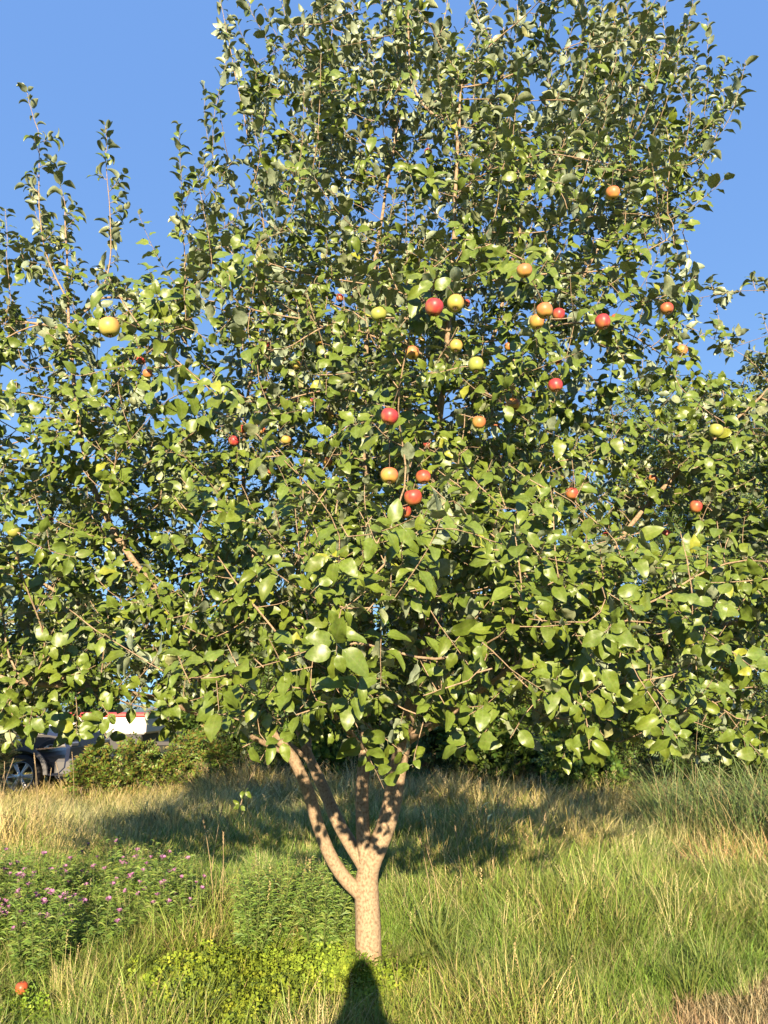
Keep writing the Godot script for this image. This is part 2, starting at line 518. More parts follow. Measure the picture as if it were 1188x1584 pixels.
func build_tree() -> void:
	var tree := thing("apple_tree", "apple tree with four pale limbs forking low and upright leafy shoots bearing apples", "tree", TRUNK_AT)
	var bark := mat(Color(1, 1, 1), 0.85, 0.3)
	bark.albedo_texture = noise_tex(0.02, [[0.0, Color(0.12, 0.075, 0.04)], [0.33, Color(0.23, 0.16, 0.095)], [0.5, Color(0.31, 0.23, 0.15)], [0.66, Color(0.35, 0.265, 0.165)], [1.0, Color(0.42, 0.34, 0.24)]], 1024, 7)
	bark.uv1_triplanar = true
	bark.uv1_scale = Vector3(2.6, 1.9, 2.6)
	bark.heightmap_enabled = true
	bark.heightmap_texture = noise_tex(0.06, [[0.0, Color.BLACK], [1.0, Color.WHITE]], 1024, 5, FastNoiseLite.TYPE_SIMPLEX, 8)
	bark.heightmap_scale = 0.22

	grow_skeleton()
	# the strongest child carries each piece on; the others begin pieces of their own
	var n := node_at.size()
	var kids := []
	kids.resize(n)
	for i in n: kids[i] = []
	for i in n:
		if node_up[i] >= 0: kids[node_up[i]].append(i)
	var starts := [0]
	var twigs := MB.new()
	var made := 0
	while starts:
		var s: int = starts.pop_back()
		var line := PackedInt32Array()
		var k := s
		while k >= 0:
			line.append(k)
			var best := -1
			for q in kids[k]:
				if best < 0 or node_radius[q] > node_radius[best]: best = q
			for q in kids[k]:
				if q != best: starts.append(q)
			k = best
		var pts := PackedVector3Array()
		var rad := PackedFloat32Array()
		var begin := node_up[s]
		var thick := node_radius[s]
		if begin >= 0:
			pts.append(node_at[begin] - TRUNK_AT)
			rad.append(minf(thick * 1.15, node_radius[begin]))
		for q in line:
			pts.append(node_at[q] - TRUNK_AT)
			rad.append(node_radius[q])
		for pass_ in 2:
			for i in range(1, pts.size() - 1):
				pts[i] = pts[i] * 0.5 + (pts[i - 1] + pts[i + 1]) * 0.25
		if thick > 0.0036 and made < 290:
			var mb := MB.new()
			mb.tube(pts, rad, 16 if s == 0 else 12 if thick > 0.03 else 8 if thick > 0.012 else 6)
			part("trunk" if s == 0 else "limb" if thick > 0.03 else "branch", mb.mesh(bark), tree)
			made += 1
		else:
			twigs.tube(pts, rad, 4)

	# ---- leaves
	var leaf_col := StandardMaterial3D.new()
	leaf_col.albedo_texture = leaf_picture(Color(0.126, 0.186, 0.021), Color(0.28, 0.345, 0.205), Color(0.19, 0.18, 0.045), 0.75, 5)
	leaf_col.vertex_color_use_as_albedo = true
	leaf_col.roughness = 0.42
	leaf_col.metallic_specular = 0.5
	leaf_col.backlight_enabled = true
	leaf_col.backlight = Color(0.26, 0.32, 0.08)
	var shapes := [
		leaf_mesh(leaf_col, 0.50, 0.22, 0.5, 0.10, 0.2), leaf_mesh(leaf_col, 0.54, 0.12, 0.9, 0.16, -0.3),
		leaf_mesh(leaf_col, 0.46, 0.45, 1.2, 0.12, 0.4), leaf_mesh(leaf_col, 0.50, -0.25, 0.7, 0.22, 0.1),
		leaf_mesh(leaf_col, 0.46, 0.75, 1.7, 0.10, -0.5), leaf_mesh(leaf_col, 0.56, 0.30, 0.3, 0.20, 0.0),
	]
	var places := []      # [transform, tint, shape, rank]
	var sunward := Vector3(0.02, 0.28, 0.96)
	var shoot := func(at: Vector3, way: Vector3, length: float, up: float, gap: float, big: float, high: float) -> void:
		# a shoot with leaves in a spiral
		var pts := PackedVector3Array([at])
		var rad := PackedFloat32Array([0.0026])
		var p := at
		var d := way.normalized()
		var turn := rnd(0, TAU)
		var along := 0.0
		var seg := 0.05
		var steps := maxi(1, int(length / seg))
		var since := 0.0
		for i in steps:
			d = (d + Vector3.UP * up + any_dir() * 0.10).normalized()
			p += d * seg
			along += seg
			pts.append(p - TRUNK_AT + TRUNK_AT)
			rad.append(lerpf(0.0026, 0.0013, float(i) / steps))
			since += seg
			while since > gap:
				since -= gap
				turn += 2.4 + rnd(-0.5, 0.5)
				if rng.randf() < 0.14: continue
				var e := d.cross(Vector3(0.3, 0.1, 0.95)).normalized()
				var out := e.rotated(d, turn)
				var last := float(i) / steps
				var lift: float = lerpf(0.15, 0.9, high) + 0.5 * last * high
				var go := (out + d * lift + any_dir() * 0.3 + Vector3(0, -0.30, 0) * (1.0 - high)).normalized()
				var face := (d * 0.75 + Vector3.UP * (0.45 - 0.35 * high) + sunward * (0.40 + 0.45 * smoothstep(-4.2, -3.2, p.z)) * (1.0 - high) + any_dir() * 0.55).normalized()
				var size: float = big * rnd(0.5, 1.15) * (1.0 - 0.35 * maxf(0.0, last - 0.55) / 0.45)
				places.append([Transform3D(leaf_basis(go, face, size), p - d * since), high, size])
		for i in pts.size(): pts[i] -= TRUNK_AT
		twigs.tube(pts, rad, 3)
	var crown_mid := Vector3(0.0, 2.6, -5.2)
	for i in n:
		if node_radius[i] > 0.011 or i < 12: continue
		var p := node_at[i]
		var back: Vector3 = (p - node_at[node_up[i]]).normalized()
		var high := smoothstep(3.0, 5.2, p.y) * 0.85
		var tip: bool = kids[i].is_empty()
		if tip:
			if high > 0.25 and rng.randf() < 0.75:
				shoot.call(p, back + Vector3.UP * 0.9 + Vector3(p.x + 0.1, 0, (p.z + 5.2) * 0.6) * 0.32, rnd(0.3, 0.8) * (0.6 + 0.5 * high) * (1.7 if rng.randf() < 0.15 else 1.0), 0.14, 0.025, rnd(0.09, 0.13), high)
			else:
				shoot.call(p, back + Vector3.UP * 0.1, rnd(0.10, 0.28), 0.05, 0.018, rnd(0.09, 0.13), high)
		elif rng.randf() < 0.97:
			var side := back.cross(any_dir()).normalized()
			shoot.call(p, side + back * 0.4 + Vector3.UP * 0.25, rnd(0.06, 0.16), 0.1, 0.0098, rnd(0.08, 0.118), high)
	# a broken spray that hangs below the crown
	var hang := nearest_node(Vector3(-0.62, 1.5, -4.2))
	var hp := PackedVector3Array()
	var hr := PackedFloat32Array()
	for i in 9:
		var s := i / 8.0
		hp.append(node_at[hang].lerp(Vector3(-0.70, 1.10, -4.2), s) + Vector3(0.04 * sin(s * 5.0), 0, 0) - TRUNK_AT)
		hr.append(0.0022)
	twigs.tube(hp, hr, 4)
	for i in 7:
		var go := (any_dir() + Vector3(0, -0.2, 0.3)).normalized()
		places.append([Transform3D(leaf_basis(go, sunward + any_dir() * 0.5, rnd(0.035, 0.06)), hp[7 + i % 2] + TRUNK_AT), 0.0, 0.05])

	# apples keep the leaves off their own bodies and off the line from apple to eye
	var clear := []
	for ap in APPLES: clear.append(Vector3(ap[0], ap[1], ap[2]))
	var kept := []
	for e in places:
		var t: Transform3D = e[0]
		var mid := t.origin + t.basis.y * 0.5
		if mid.y < 1.30 and not mid.y < 1.25: continue
		if mid.distance_to(EYE) < 2.0: continue
		var free := true
		for c in clear:
			var o: Vector3 = mid - c
			if absf(o.x) > 0.3 or absf(o.y) > 0.6: continue
			if o.length() < 0.07: free = false; break
			var to: Vector3 = (EYE - c)
			var far := to.length()
			to /= far
			var s := o.dot(to)
			if s > 0.0 and s < far - 1.0 and (o - to * s).length() < 0.058 * (1.0 - s / far) + 0.012 and rng.randf() < 0.85: free = false; break
		if not free: continue
		# rank by how large it shows
		var see := mid - EYE
		var depth := see.dot(Vector3(0, sin(deg_to_rad(14.1)), -cos(deg_to_rad(14.1))))
		var rank: float = e[2] / depth if absf(see.x) < depth * 0.5 else 0.0
		kept.append([t, e[1], e[2], rank])
	kept.sort_custom(func(x, y): return x[3] > y[3])
	var tints := []
	var tint_mats := []
	for k in 10:
		var v := rnd(0.72, 0.95)
		var y := rnd(-0.1, 0.12)
		tints.append(Color(v * (1.0 + y * 0.4), v, v * (1.0 - y)))
	for k in tints:
		var m: StandardMaterial3D = leaf_col.duplicate()
		m.vertex_color_use_as_albedo = false
		m.albedo_color = k.linear_to_srgb()
		tint_mats.append(m)
	# a few leaves have turned yellow, as some do in late summer
	var turned: StandardMaterial3D = leaf_col.duplicate()
	turned.albedo_texture = leaf_picture(Color(0.22, 0.25, 0.028), Color(0.32, 0.34, 0.15), Color(0.22, 0.15, 0.05), 0.5, 9)
	turned.vertex_color_use_as_albedo = false
	var turned_shape := leaf_mesh(turned, 0.52, 0.2, 0.8, 0.2, 0.1)
	var turned_at := []
	var turned_tint := []
	var sets := []
	var cols := []
	for s in shapes: sets.append([]); cols.append([])
	for i in kept.size():
		var e: Array = kept[i]
		var t: Transform3D = e[0]
		t.origin -= TRUNK_AT
		var w := rng.randi() % 10
		var odd := rng.randf()
		var k: int
		if e[1] > 0.45: k = [2, 4, 4, 1, 2, 0][rng.randi() % 6]
		else: k = [0, 1, 1, 2, 3, 5][rng.randi() % 6]
		if i < 300:
			var o := part("leaf", shapes[k], tree)
			o.transform = t
			o.material_override = turned if odd < 0.015 else tint_mats[w]
		elif odd < 0.015:
			turned_at.append(t)
			turned_tint.append(Color.WHITE)
		else:
			sets[k].append(t)
			cols[k].append(tints[w])
	part("twigs", twigs.mesh(bark), tree, "stuff")
	for k in shapes.size():
		scatter("foliage", shapes[k], sets[k], cols[k], tree)
	scatter("foliage", turned_shape, turned_at, turned_tint, tree)
	print("skeleton ", n, " leaves ", kept.size(), " limbs ", made)
	build_apples()


func apple_mesh(m: Material, ground_col: Color, blush: Color, much: float, sd: int) -> ArrayMesh:
	var f := FastNoiseLite.new()
	f.seed = sd
	f.frequency = 1.4
	var mb := MB.new()
	mb.coloured = true
	var prof := PackedVector2Array([Vector2(0.0005, -0.74), Vector2(0.16, -0.80), Vector2(0.32, -0.86), Vector2(0.55, -0.82), Vector2(0.78, -0.62), Vector2(0.94, -0.30), Vector2(1.0, 0.02), Vector2(0.97, 0.34), Vector2(0.84, 0.64), Vector2(0.60, 0.82), Vector2(0.36, 0.83), Vector2(0.18, 0.72), Vector2(0.0005, 0.58)])
	mb.lathe(prof, 20)
	for i in mb.v.size():
		var p := mb.v[i]
		var lob := 1.0 + 0.035 * cos(5.0 * atan2(p.z, p.x)) * clampf(-p.y, 0.0, 1.0)
		mb.v[i] = Vector3(p.x * lob, p.y, p.z * lob) * 0.0335
		var streak := f.get_noise_2d(atan2(p.z, p.x) * 5.0, p.y * 0.5) * 0.35
		var k := clampf(much + 0.75 * (p.z * 0.5 + p.x * 0.35 + p.y * 0.7) + streak + 0.6 * f.get_noise_3dv(p * 1.3), 0.0, 1.0)
		mb.c[i] = ground_col.lerp(blush, k)
	return mb.mesh(m)


func build_apples() -> void:
	var skin := vmat(0.42, 0.45)
	var kinds := {
		"R": apple_mesh(skin, Color(0.42, 0.22, 0.07), Color(0.38, 0.055, 0.04), 0.62, 1),
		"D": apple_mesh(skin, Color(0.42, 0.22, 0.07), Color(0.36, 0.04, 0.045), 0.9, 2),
		"O": apple_mesh(skin, Color(0.45, 0.33, 0.07), Color(0.52, 0.15, 0.065), 0.45, 3),
		"Y": apple_mesh(skin, Color(0.42, 0.36, 0.08), Color(0.46, 0.17, 0.06), 0.02, 4),
		"G": apple_mesh(skin, Color(0.30, 0.34, 0.07), Color(0.36, 0.25, 0.07), -0.15, 5),
	}
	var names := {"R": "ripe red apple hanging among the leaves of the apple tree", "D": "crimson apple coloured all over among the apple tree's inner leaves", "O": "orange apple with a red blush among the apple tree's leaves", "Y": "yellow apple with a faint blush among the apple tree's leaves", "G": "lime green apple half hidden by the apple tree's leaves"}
	var wood := mat(Color(0.09, 0.06, 0.035), 0.8)
	var cal := MB.new()
	for i in 5:
		var a := TAU * i / 5
		var o := Vector3(cos(a), 0, sin(a))
		cal.tube(PackedVector3Array([o * 0.003 + Vector3(0, -0.025, 0), o * 0.006 + Vector3(0, -0.031, 0), o * 0.005 + Vector3(0, -0.035, 0)]), PackedFloat32Array([0.002, 0.0016, 0.0006]), 4)
	var calyx := cal.mesh(wood)
	for i in APPLES.size():
		var ap: Array = APPLES[i]
		var at := Vector3(ap[0], ap[1], ap[2])
		var o := thing("apple", SPECIAL.get(i, names[ap[3]]), "apple", at, "apples hanging on the apple tree")
		var k := nearest_node(at + Vector3(0, 0.06, 0), 12)
		var b := Basis.from_euler(Vector3(rnd(-0.3, 0.3), rnd(-0.7, 0.7), rnd(-0.3, 0.3)))
		var size := rnd(0.86, 1.02)
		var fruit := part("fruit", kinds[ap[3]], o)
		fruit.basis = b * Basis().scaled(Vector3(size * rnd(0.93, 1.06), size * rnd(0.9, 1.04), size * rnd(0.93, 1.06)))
		var c := part("calyx", calyx, o)
		c.basis = fruit.basis
		var from := b * Vector3(0, 0.018 * size, 0)
		var to := node_at[k] - at
		var mid := (from + b.y * 0.03).lerp(to, 0.35)
		var st := MB.new()
		st.tube(PackedVector3Array([from, from + b.y * 0.02, mid, to]), PackedFloat32Array([0.0016, 0.0016, 0.0018, 0.0022]), 5)
		part("stem", st.mesh(wood), o)


func _ready() -> void:
	rng.seed = 20240817
	lumps.seed = 7
	lumps.frequency = 0.05
	patches.seed = 11
	patches.frequency = 0.35
	patches.fractal_octaves = 3
	# ---- camera, sky, sun
	var cam := Camera3D.new()
	cam.name = "camera"
	add_child(cam)
	cam.position = EYE
	cam.rotation_degrees = Vector3(14.1, 0, 0)
	cam.fov = 67.4
	cam.near = 0.05
	cam.far = 400.0
	cam.current = true
	var sky := ProceduralSkyMaterial.new()
	sky.sky_top_color = Color(0.062, 0.128, 0.282).linear_to_srgb()
	sky.sky_horizon_color = Color(0.19, 0.35, 0.50).linear_to_srgb()
	sky.sky_curve = 0.16
	sky.ground_bottom_color = Color(0.05, 0.055, 0.03).linear_to_srgb()
	sky.ground_horizon_color = Color(0.10, 0.11, 0.07).linear_to_srgb()
	sky.sun_angle_max = 1.0
	var env := Environment.new()
	env.background_mode = Environment.BG_SKY
	env.sky = Sky.new()
	env.sky.sky_material = sky
	env.tonemap_mode = Environment.TONE_MAPPER_LINEAR
	env.tonemap_exposure = 3.0
	env.sdfgi_enabled = true
	env.ssao_enabled = true
	env.ssil_enabled = true
	var we := WorldEnvironment.new()
	we.name = "environment"
	we.environment = env
	add_child(we)
	var sun := DirectionalLight3D.new()
	sun.name = "sun"
	sun.light_color = Color(1.0, 0.80, 0.56).linear_to_srgb()
	sun.light_energy = 1.6
	sun.light_angular_distance = 0.5
	sun.shadow_enabled = true
	add_child(sun)
	sun.rotation_degrees = Vector3(-SUN_HEIGHT, SUN_TURN, 0)
	build_ground()
	build_background()
	build_tree()
	build_meadow()
	build_vehicles()
	build_photographer()


# ---------------------------------------------------------------- ground and far plants
func build_ground() -> void:
	var m := mat(Color.WHITE, 0.95, 0.2)
	m.albedo_texture = noise_tex(0.03, [[0.0, Color(0.045, 0.04, 0.02)], [0.4, Color(0.08, 0.075, 0.03)], [0.6, Color(0.10, 0.10, 0.035)], [1.0, Color(0.17, 0.14, 0.07)]], 512, 6)
	m.uv1_triplanar = true
	m.uv1_world_triplanar = true
	m.uv1_scale = Vector3(0.6, 0.6, 0.6)
	var mb := MB.new()
	# fine near the viewer, coarse towards the horizon
	var xs := PackedFloat32Array()
	var v := -16.0
	while v <= 16.01: xs.append(v); v += 0.4
	for e in [20.0, 30.0, 50.0, 90.0, 180.0]: xs.append(e); xs.insert(0, -e)
	var zs := PackedFloat32Array()
	v = -28.0
	while v <= 4.01: zs.append(v); v += 0.4
	for e in [-36.0, -50.0, -90.0, -180.0]: zs.insert(0, e)
	for e in [8.0, 20.0, 60.0, 180.0]: zs.append(e)
	for z in zs:
		for x in xs:
			var p := Vector3(x, ground_at(x, z), z)
			var nn := Vector3(ground_at(x - 0.2, z) - ground_at(x + 0.2, z), 0.4, ground_at(x, z - 0.2) - ground_at(x, z + 0.2)).normalized()
			mb.vert(p, nn)
	var w := xs.size()
	for j in zs.size() - 1:
		for i in w - 1:
			var a := j * w + i
			mb.quad(a, a + w, a + w + 1, a + 1)
	var g := part("ground", mb.mesh(m), self, "structure")
	g.set_meta("label", "meadow ground under the grass")


func spray_mesh(m: Material, pairs: int, length: float, leaf: float, wide: float, droop: float, sd: int, tint: Array) -> ArrayMesh:
	# a small twig with leaves on both sides, bent; each leaf is a folded blade of four faces
	var r := RandomNumberGenerator.new()
	r.seed = sd
	var mb := MB.new()
	mb.coloured = true
	for i in pairs:
		var s := (i + 0.5) / pairs
		var base := Vector3(0, s * length, -droop * s * s * length)
		for side in [-1.0, 1.0]:
			var out := Vector3(side * r.randf_range(0.7, 1.0), r.randf_range(0.3, 0.9), r.randf_range(-0.5, 0.4)).normalized()
			var nn := (Vector3(0, 0, 1) + Vector3(r.randf_range(-0.5, 0.5), r.randf_range(-0.5, 0.5), 0)).normalized()
			var ax := out.cross(nn).normalized() * leaf * wide * r.randf_range(0.8, 1.1)
			var l := leaf * r.randf_range(0.7, 1.2)
			var col: Color = tint[r.randi() % tint.size()]
			var up := nn * leaf * 0.10
			var a := mb.vert(base, nn, col)
			var b := mb.vert(base + out * l, nn, col)
			var c := mb.vert(base + out * l * 0.45 + ax * 0.5 + up, (nn - ax.normalized() * 0.25).normalized(), col)
			var d := mb.vert(base + out * l * 0.45 - ax * 0.5 + up, (nn + ax.normalized() * 0.25).normalized(), col)
			var e := mb.vert(base + out * l * 0.5, nn, col)
			mb.tri(a, c, e); mb.tri(c, b, e); mb.tri(b, d, e); mb.tri(d, a, e)
	var wood := mb.v.size()
	mb.tube(PackedVector3Array([Vector3.ZERO, Vector3(0, length * 0.5, -droop * 0.25 * length), Vector3(0, length, -droop * length)]), PackedFloat32Array([0.004, 0.003, 0.001]), 3, Color(0.08, 0.06, 0.03), false)
	return mb.mesh(m)


func bush(called: String, label: String, category: String, at: Vector3, high: float, wide: float, sprays: Array, count: int, size: float, bark: Material, stems: int, group: String, low := 0.05) -> void:
	at.y = ground_at(at.x, at.z)
	var o := thing(called, label, category, at, group)
	var blobs := []
	var total := int(5 + high * wide * 0.7)
	for i in total:
		var s := float(i) / total
		var y := lerpf(low + 0.14, 0.93, pow(s, 0.85)) * high
		var reach := wide * 0.5 * (0.85 - 0.6 * pow(maxf(s - 0.25, 0.0), 1.3)) * rnd(0.3, 1.0)
		var a := rnd(0, TAU)
		blobs.append([Vector3(cos(a) * reach, y, sin(a) * reach), rnd(0.16, 0.26) * (wide + high) * 0.5])
	for k in stems:
		var b: Array = blobs[(k * 3 + 2) % blobs.size()]
		var mb := MB.new()
		var root := Vector3(rnd(-0.1, 0.1), -0.1, rnd(-0.1, 0.1)) * (1.0 + 0.4 * stems if stems > 1 else 0.3)
		var mid := root.lerp(b[0], 0.5) + Vector3(rnd(-0.15, 0.15), 0.1 * high, rnd(-0.15, 0.15))
		var r := 0.012 * high + 0.012
		mb.tube(PackedVector3Array([root, root.lerp(mid, 0.5), mid, b[0]]), PackedFloat32Array([r, r * 0.85, r * 0.6, r * 0.25]), 7)
		part("trunk" if k == 0 else "stem", mb.mesh(bark), o)
	var sets := []
	var cols := []
	for s in sprays: sets.append([]); cols.append([])
	for i in count:
		var b: Array = blobs[rng.randi() % blobs.size()]
		var d := any_dir()
		if d.y < -0.3 and rng.randf() < 0.5: d.y = -d.y
		var p: Vector3 = b[0] + d * b[1] * pow(rng.randf(), 0.3) * (1.0 + 0.22 * patches.get_noise_3dv((b[0] + d + at) * 3.0))
		if p.y < 0.03: continue
		var go := (d + Vector3.UP * 0.35 + any_dir() * 0.6).normalized()
		var face := (d * 0.6 + Vector3.UP * 0.6 + Vector3(0, 0, 0.4) + any_dir() * 0.5).normalized()
		var k := rng.randi() % sprays.size()
		sets[k].append(Transform3D(leaf_basis(go, face, size * rnd(0.7, 1.25)), p))
		var v := rnd(0.75, 1.25)
		cols[k].append(Color(v * rnd(0.9, 1.15), v, v * rnd(0.8, 1.1)))
	for k in sprays.size():
		if sets[k]: scatter("crown", sprays[k], sets[k], cols[k], o)


func build_background() -> void:
	var foliage := vmat(0.5, 0.45)
	foliage.backlight_enabled = true
	foliage.backlight = Color(0.4, 0.45, 0.1)
	var bark := mat(Color(0.12, 0.09, 0.06), 0.9)
	var feather := [spray_mesh(foliage, 9, 0.34, 0.085, 0.36, 0.5, 1, [Color(0.06, 0.105, 0.02), Color(0.085, 0.135, 0.025), Color(0.05, 0.09, 0.025)]), spray_mesh(foliage, 7, 0.28, 0.075, 0.4, 0.2, 2, [Color(0.07, 0.125, 0.025), Color(0.10, 0.145, 0.03)])]
	var broad := [spray_mesh(foliage, 4, 0.26, 0.11, 0.62, 0.3, 3, [Color(0.06, 0.11, 0.018), Color(0.085, 0.145, 0.02), Color(0.12, 0.16, 0.03)]), spray_mesh(foliage, 3, 0.2, 0.13, 0.7, 0.4, 4, [Color(0.075, 0.13, 0.02), Color(0.05, 0.095, 0.018)])]
	var needle := [spray_mesh(foliage, 14, 0.22, 0.035, 0.16, 0.1, 5, [Color(0.025, 0.05, 0.018), Color(0.035, 0.065, 0.02)])]
	var vine := [spray_mesh(foliage, 4, 0.22, 0.09, 0.6, 0.5, 6, [Color(0.11, 0.17, 0.025), Color(0.13, 0.19, 0.03), Color(0.10, 0.16, 0.025), Color(0.14, 0.12, 0.03), Color(0.08, 0.14, 0.02), Color(0.12, 0.18, 0.03)])]
	# feathery trees standing behind the hedge
	for a in [[9.6, 18.0, 8.6, 4.6, "feathery tree standing tallest behind the hedge"], [7.6, 20.0, 9.4, 3.6, "slender feathery tree beside the tallest one behind the hedge"], [12.5, 19.0, 8.0, 4.6, "broad feathery tree at the end of the hedge"]]:
		bush("feathery_tree", a[4], "tree", Vector3(a[0], 0, -a[1]), a[2], a[3], feather, 3000, 1.35, bark, 5, "trees behind the hedge", 0.18)
	for a in [[4.6, 21.0, 5.2, 3.6], [1.4, 23.0, 5.0, 3.8], [-1.8, 25.0, 4.8, 3.8], [-4.8, 26.0, 4.4, 3.6], [-11.5, 29.0, 4.6, 4.6], [-16.0, 28.0, 5.0, 5.0], [16.5, 21.0, 6.5, 5.0]]:
		bush("far_tree", "rounded green tree in the far row behind the hedge", "tree", Vector3(a[0], 0, -a[1]), a[2], a[3], broad, 1700, 1.7, bark, 4, "far row of trees", 0.1)
	# the hedge across the end of the meadow
	var h := [[9.9, 14.5, 4.6, 3.2], [7.4, 13.8, 5.2, 3.0], [5.4, 14.2, 3.7, 2.5], [3.7, 15.0, 3.2, 2.3], [2.1, 15.8, 2.9, 2.2], [0.6, 15.6, 2.7, 2.2], [-0.9, 16.2, 2.5, 2.2], [-2.4, 17.0, 2.5, 2.1], [-3.9, 18.2, 2.3, 2.0], [12.2, 15.0, 4.4, 3.2]]
	var hedge_names := ["broad hedge shrub below the tallest feathery tree", "tallest hedge shrub with bright sunlit leaves", "hedge shrub behind the big arching tussock", "hedge shrub behind the yellowish low shrub", "hedge shrub behind the pale herb in the tree's shadow", "hedge shrub seen just past the thick fourth limb", "hedge shrub seen between the upright limbs of the apple tree", "hedge shrub behind the lowest limb of the apple tree", "smallest hedge shrub nearest the white trailer", "hedge shrub farthest from the white trailer"]
	for i in h.size():
		var a: Array = h[i]
		bush("hedge_shrub", hedge_names[i], "shrub", Vector3(a[0], 0, -a[1]), a[2], a[3], broad if i % 2 == 0 else feather, 1900, 1.05, bark, 5, "shrubs of the hedge")
	bush("low_shrub", "low sunlit shrub in front of the hedge beside the big tussock", "shrub", Vector3(5.0, 0, -11.8), 1.5, 2.2, feather, 1500, 0.7, bark, 6, "")
	bush("low_shrub", "yellowish low shrub at the foot of the hedge next to pale seeding grass", "shrub", Vector3(3.3, 0, -13.0), 1.1, 1.7, broad, 900, 0.7, bark, 6, "")
	bush("juniper", "dark dense juniper beside the dark blue car", "shrub", Vector3(-6.75, 0, -13.0), 2.0, 1.1, needle, 3200, 1.2, bark, 3, "")
	for a in [[-5.1, 14.2, 0.75, 1.0], [-4.3, 14.6, 0.9, 1.2], [-3.4, 14.9, 1.1, 1.3]]:
		bush("vine_clump", "low clump of vine with some reddish leaves near the dark blue car", "shrub", Vector3(a[0], 0, -a[1]), a[2], a[3], vine, 420, 0.8, bark, 4, "vine clumps near the car", 0.0)


# ---------------------------------------------------------------- the meadow
func tuft_mesh(m: Material, blades: int, low: float, high: float, foot: float, lean: float, bend: float, wide: float, tint: Array, sd: int, heads := 0.0) -> ArrayMesh:
	var r := RandomNumberGenerator.new()
	r.seed = sd
	var mb := MB.new()
	mb.coloured = true
	for b in blades:
		var a := r.randf() * TAU
		var base := Vector3(cos(a), 0, sin(a)) * foot * sqrt(r.randf())
		var g := r.randf() * TAU if r.randf() < 0.4 else a + r.randf_range(-0.8, 0.8)
		var out := Vector3(cos(g), 0, sin(g))
		var l := r.randf_range(low, high)
		var tilt := lean * r.randf_range(0.15, 1.0)
		var more := bend * r.randf_range(0.2, 1.0)
		var w := wide * r.randf_range(0.6, 1.2) * 0.5
		var col: Color = tint[r.randi() % tint.size()] * r.randf_range(0.8, 1.2)
		col.a = 1.0
		var side := out.cross(Vector3.UP).rotated(Vector3.UP, r.randf_range(-0.9, 0.9))
		var p := base
		var segs := 4
		var prev := []
		for i in segs + 1:
			var s := float(i) / segs
			var t := tilt + more * s * s
			var d := out * sin(t) + Vector3.UP * cos(t)
			if i > 0: p += d * l / segs
			var nn := side.cross(d).normalized()
			var ww := w * (1.0 - pow(s, 1.8))
			if i == segs:
				var tip := mb.vert(p, nn, col)
				mb.tri(prev[0], prev[1], tip)
			else:
				var q := [mb.vert(p - side * ww, nn, col), mb.vert(p + side * ww, nn, col)]
				if i > 0: mb.quad(prev[0], prev[1], q[1], q[0])
				prev = q
		if heads > 0.0 and r.randf() < heads:
			# a loose seed head: short grains on both sides of the top of the stalk
			var hc: Color = Color(0.38, 0.31, 0.16) * r.randf_range(0.8, 1.2)
			for k in 8:
				var s := k / 8.0
				var q := p - Vector3(0, 0.10, 0) * (1.0 - s) - out * 0.03 * (1.0 - s)
				var o := (side * (1.0 if k % 2 else -1.0) + Vector3.UP * 1.3 + out * r.randf_range(-0.6, 0.6)).normalized()
				var e := o.cross(Vector3(0.2, 0.1, 1)).normalized() * 0.003
				mb.tri(mb.vert(q - e, out, hc), mb.vert(q + e, out, hc), mb.vert(q + o * 0.014, out, hc))
	return mb.mesh(m)


func clover_mesh(m: Material, count: int, foot: float, high: float, leaf: float, tint: Array, sd: int) -> ArrayMesh:
	var r := RandomNumberGenerator.new()
	r.seed = sd
	var mb := MB.new()
	mb.coloured = true
	for i in count:
		var a := r.randf() * TAU
		var p := Vector3(cos(a), 0, sin(a)) * foot * sqrt(r.randf())
		var top := p + Vector3(r.randf_range(-0.03, 0.03), high * r.randf_range(0.35, 1.0), r.randf_range(-0.03, 0.03))
		var col: Color = tint[r.randi() % tint.size()] * r.randf_range(0.85, 1.15)
		col.a = 1.0
		mb.tube(PackedVector3Array([p, top]), PackedFloat32Array([0.0012, 0.001]), 3, col, false)
		var nn := Vector3(r.randf_range(-0.6, 0.6), 1, r.randf_range(0.0, 1.5)).normalized()
		var e := nn.cross(Vector3(cos(a), 0, sin(a))).normalized()
		for k in 3:
			var o := e.rotated(nn, TAU * k / 3.0)
			var s := nn.cross(o)
			var l := leaf * r.randf_range(0.8, 1.2)
			var c := mb.vert(top, nn, col)
			var tip := mb.vert(top + o * l + nn * l * 0.1, nn, col)
			var b1 := mb.vert(top + o * l * 0.7 + s * l * 0.42 + nn * l * 0.25, nn, col)
			var b2 := mb.vert(top + o * l * 0.7 - s * l * 0.42 + nn * l * 0.25, nn, col)
			mb.tri(c, b2, tip); mb.tri(c, tip, b1)
	return mb.mesh(m)


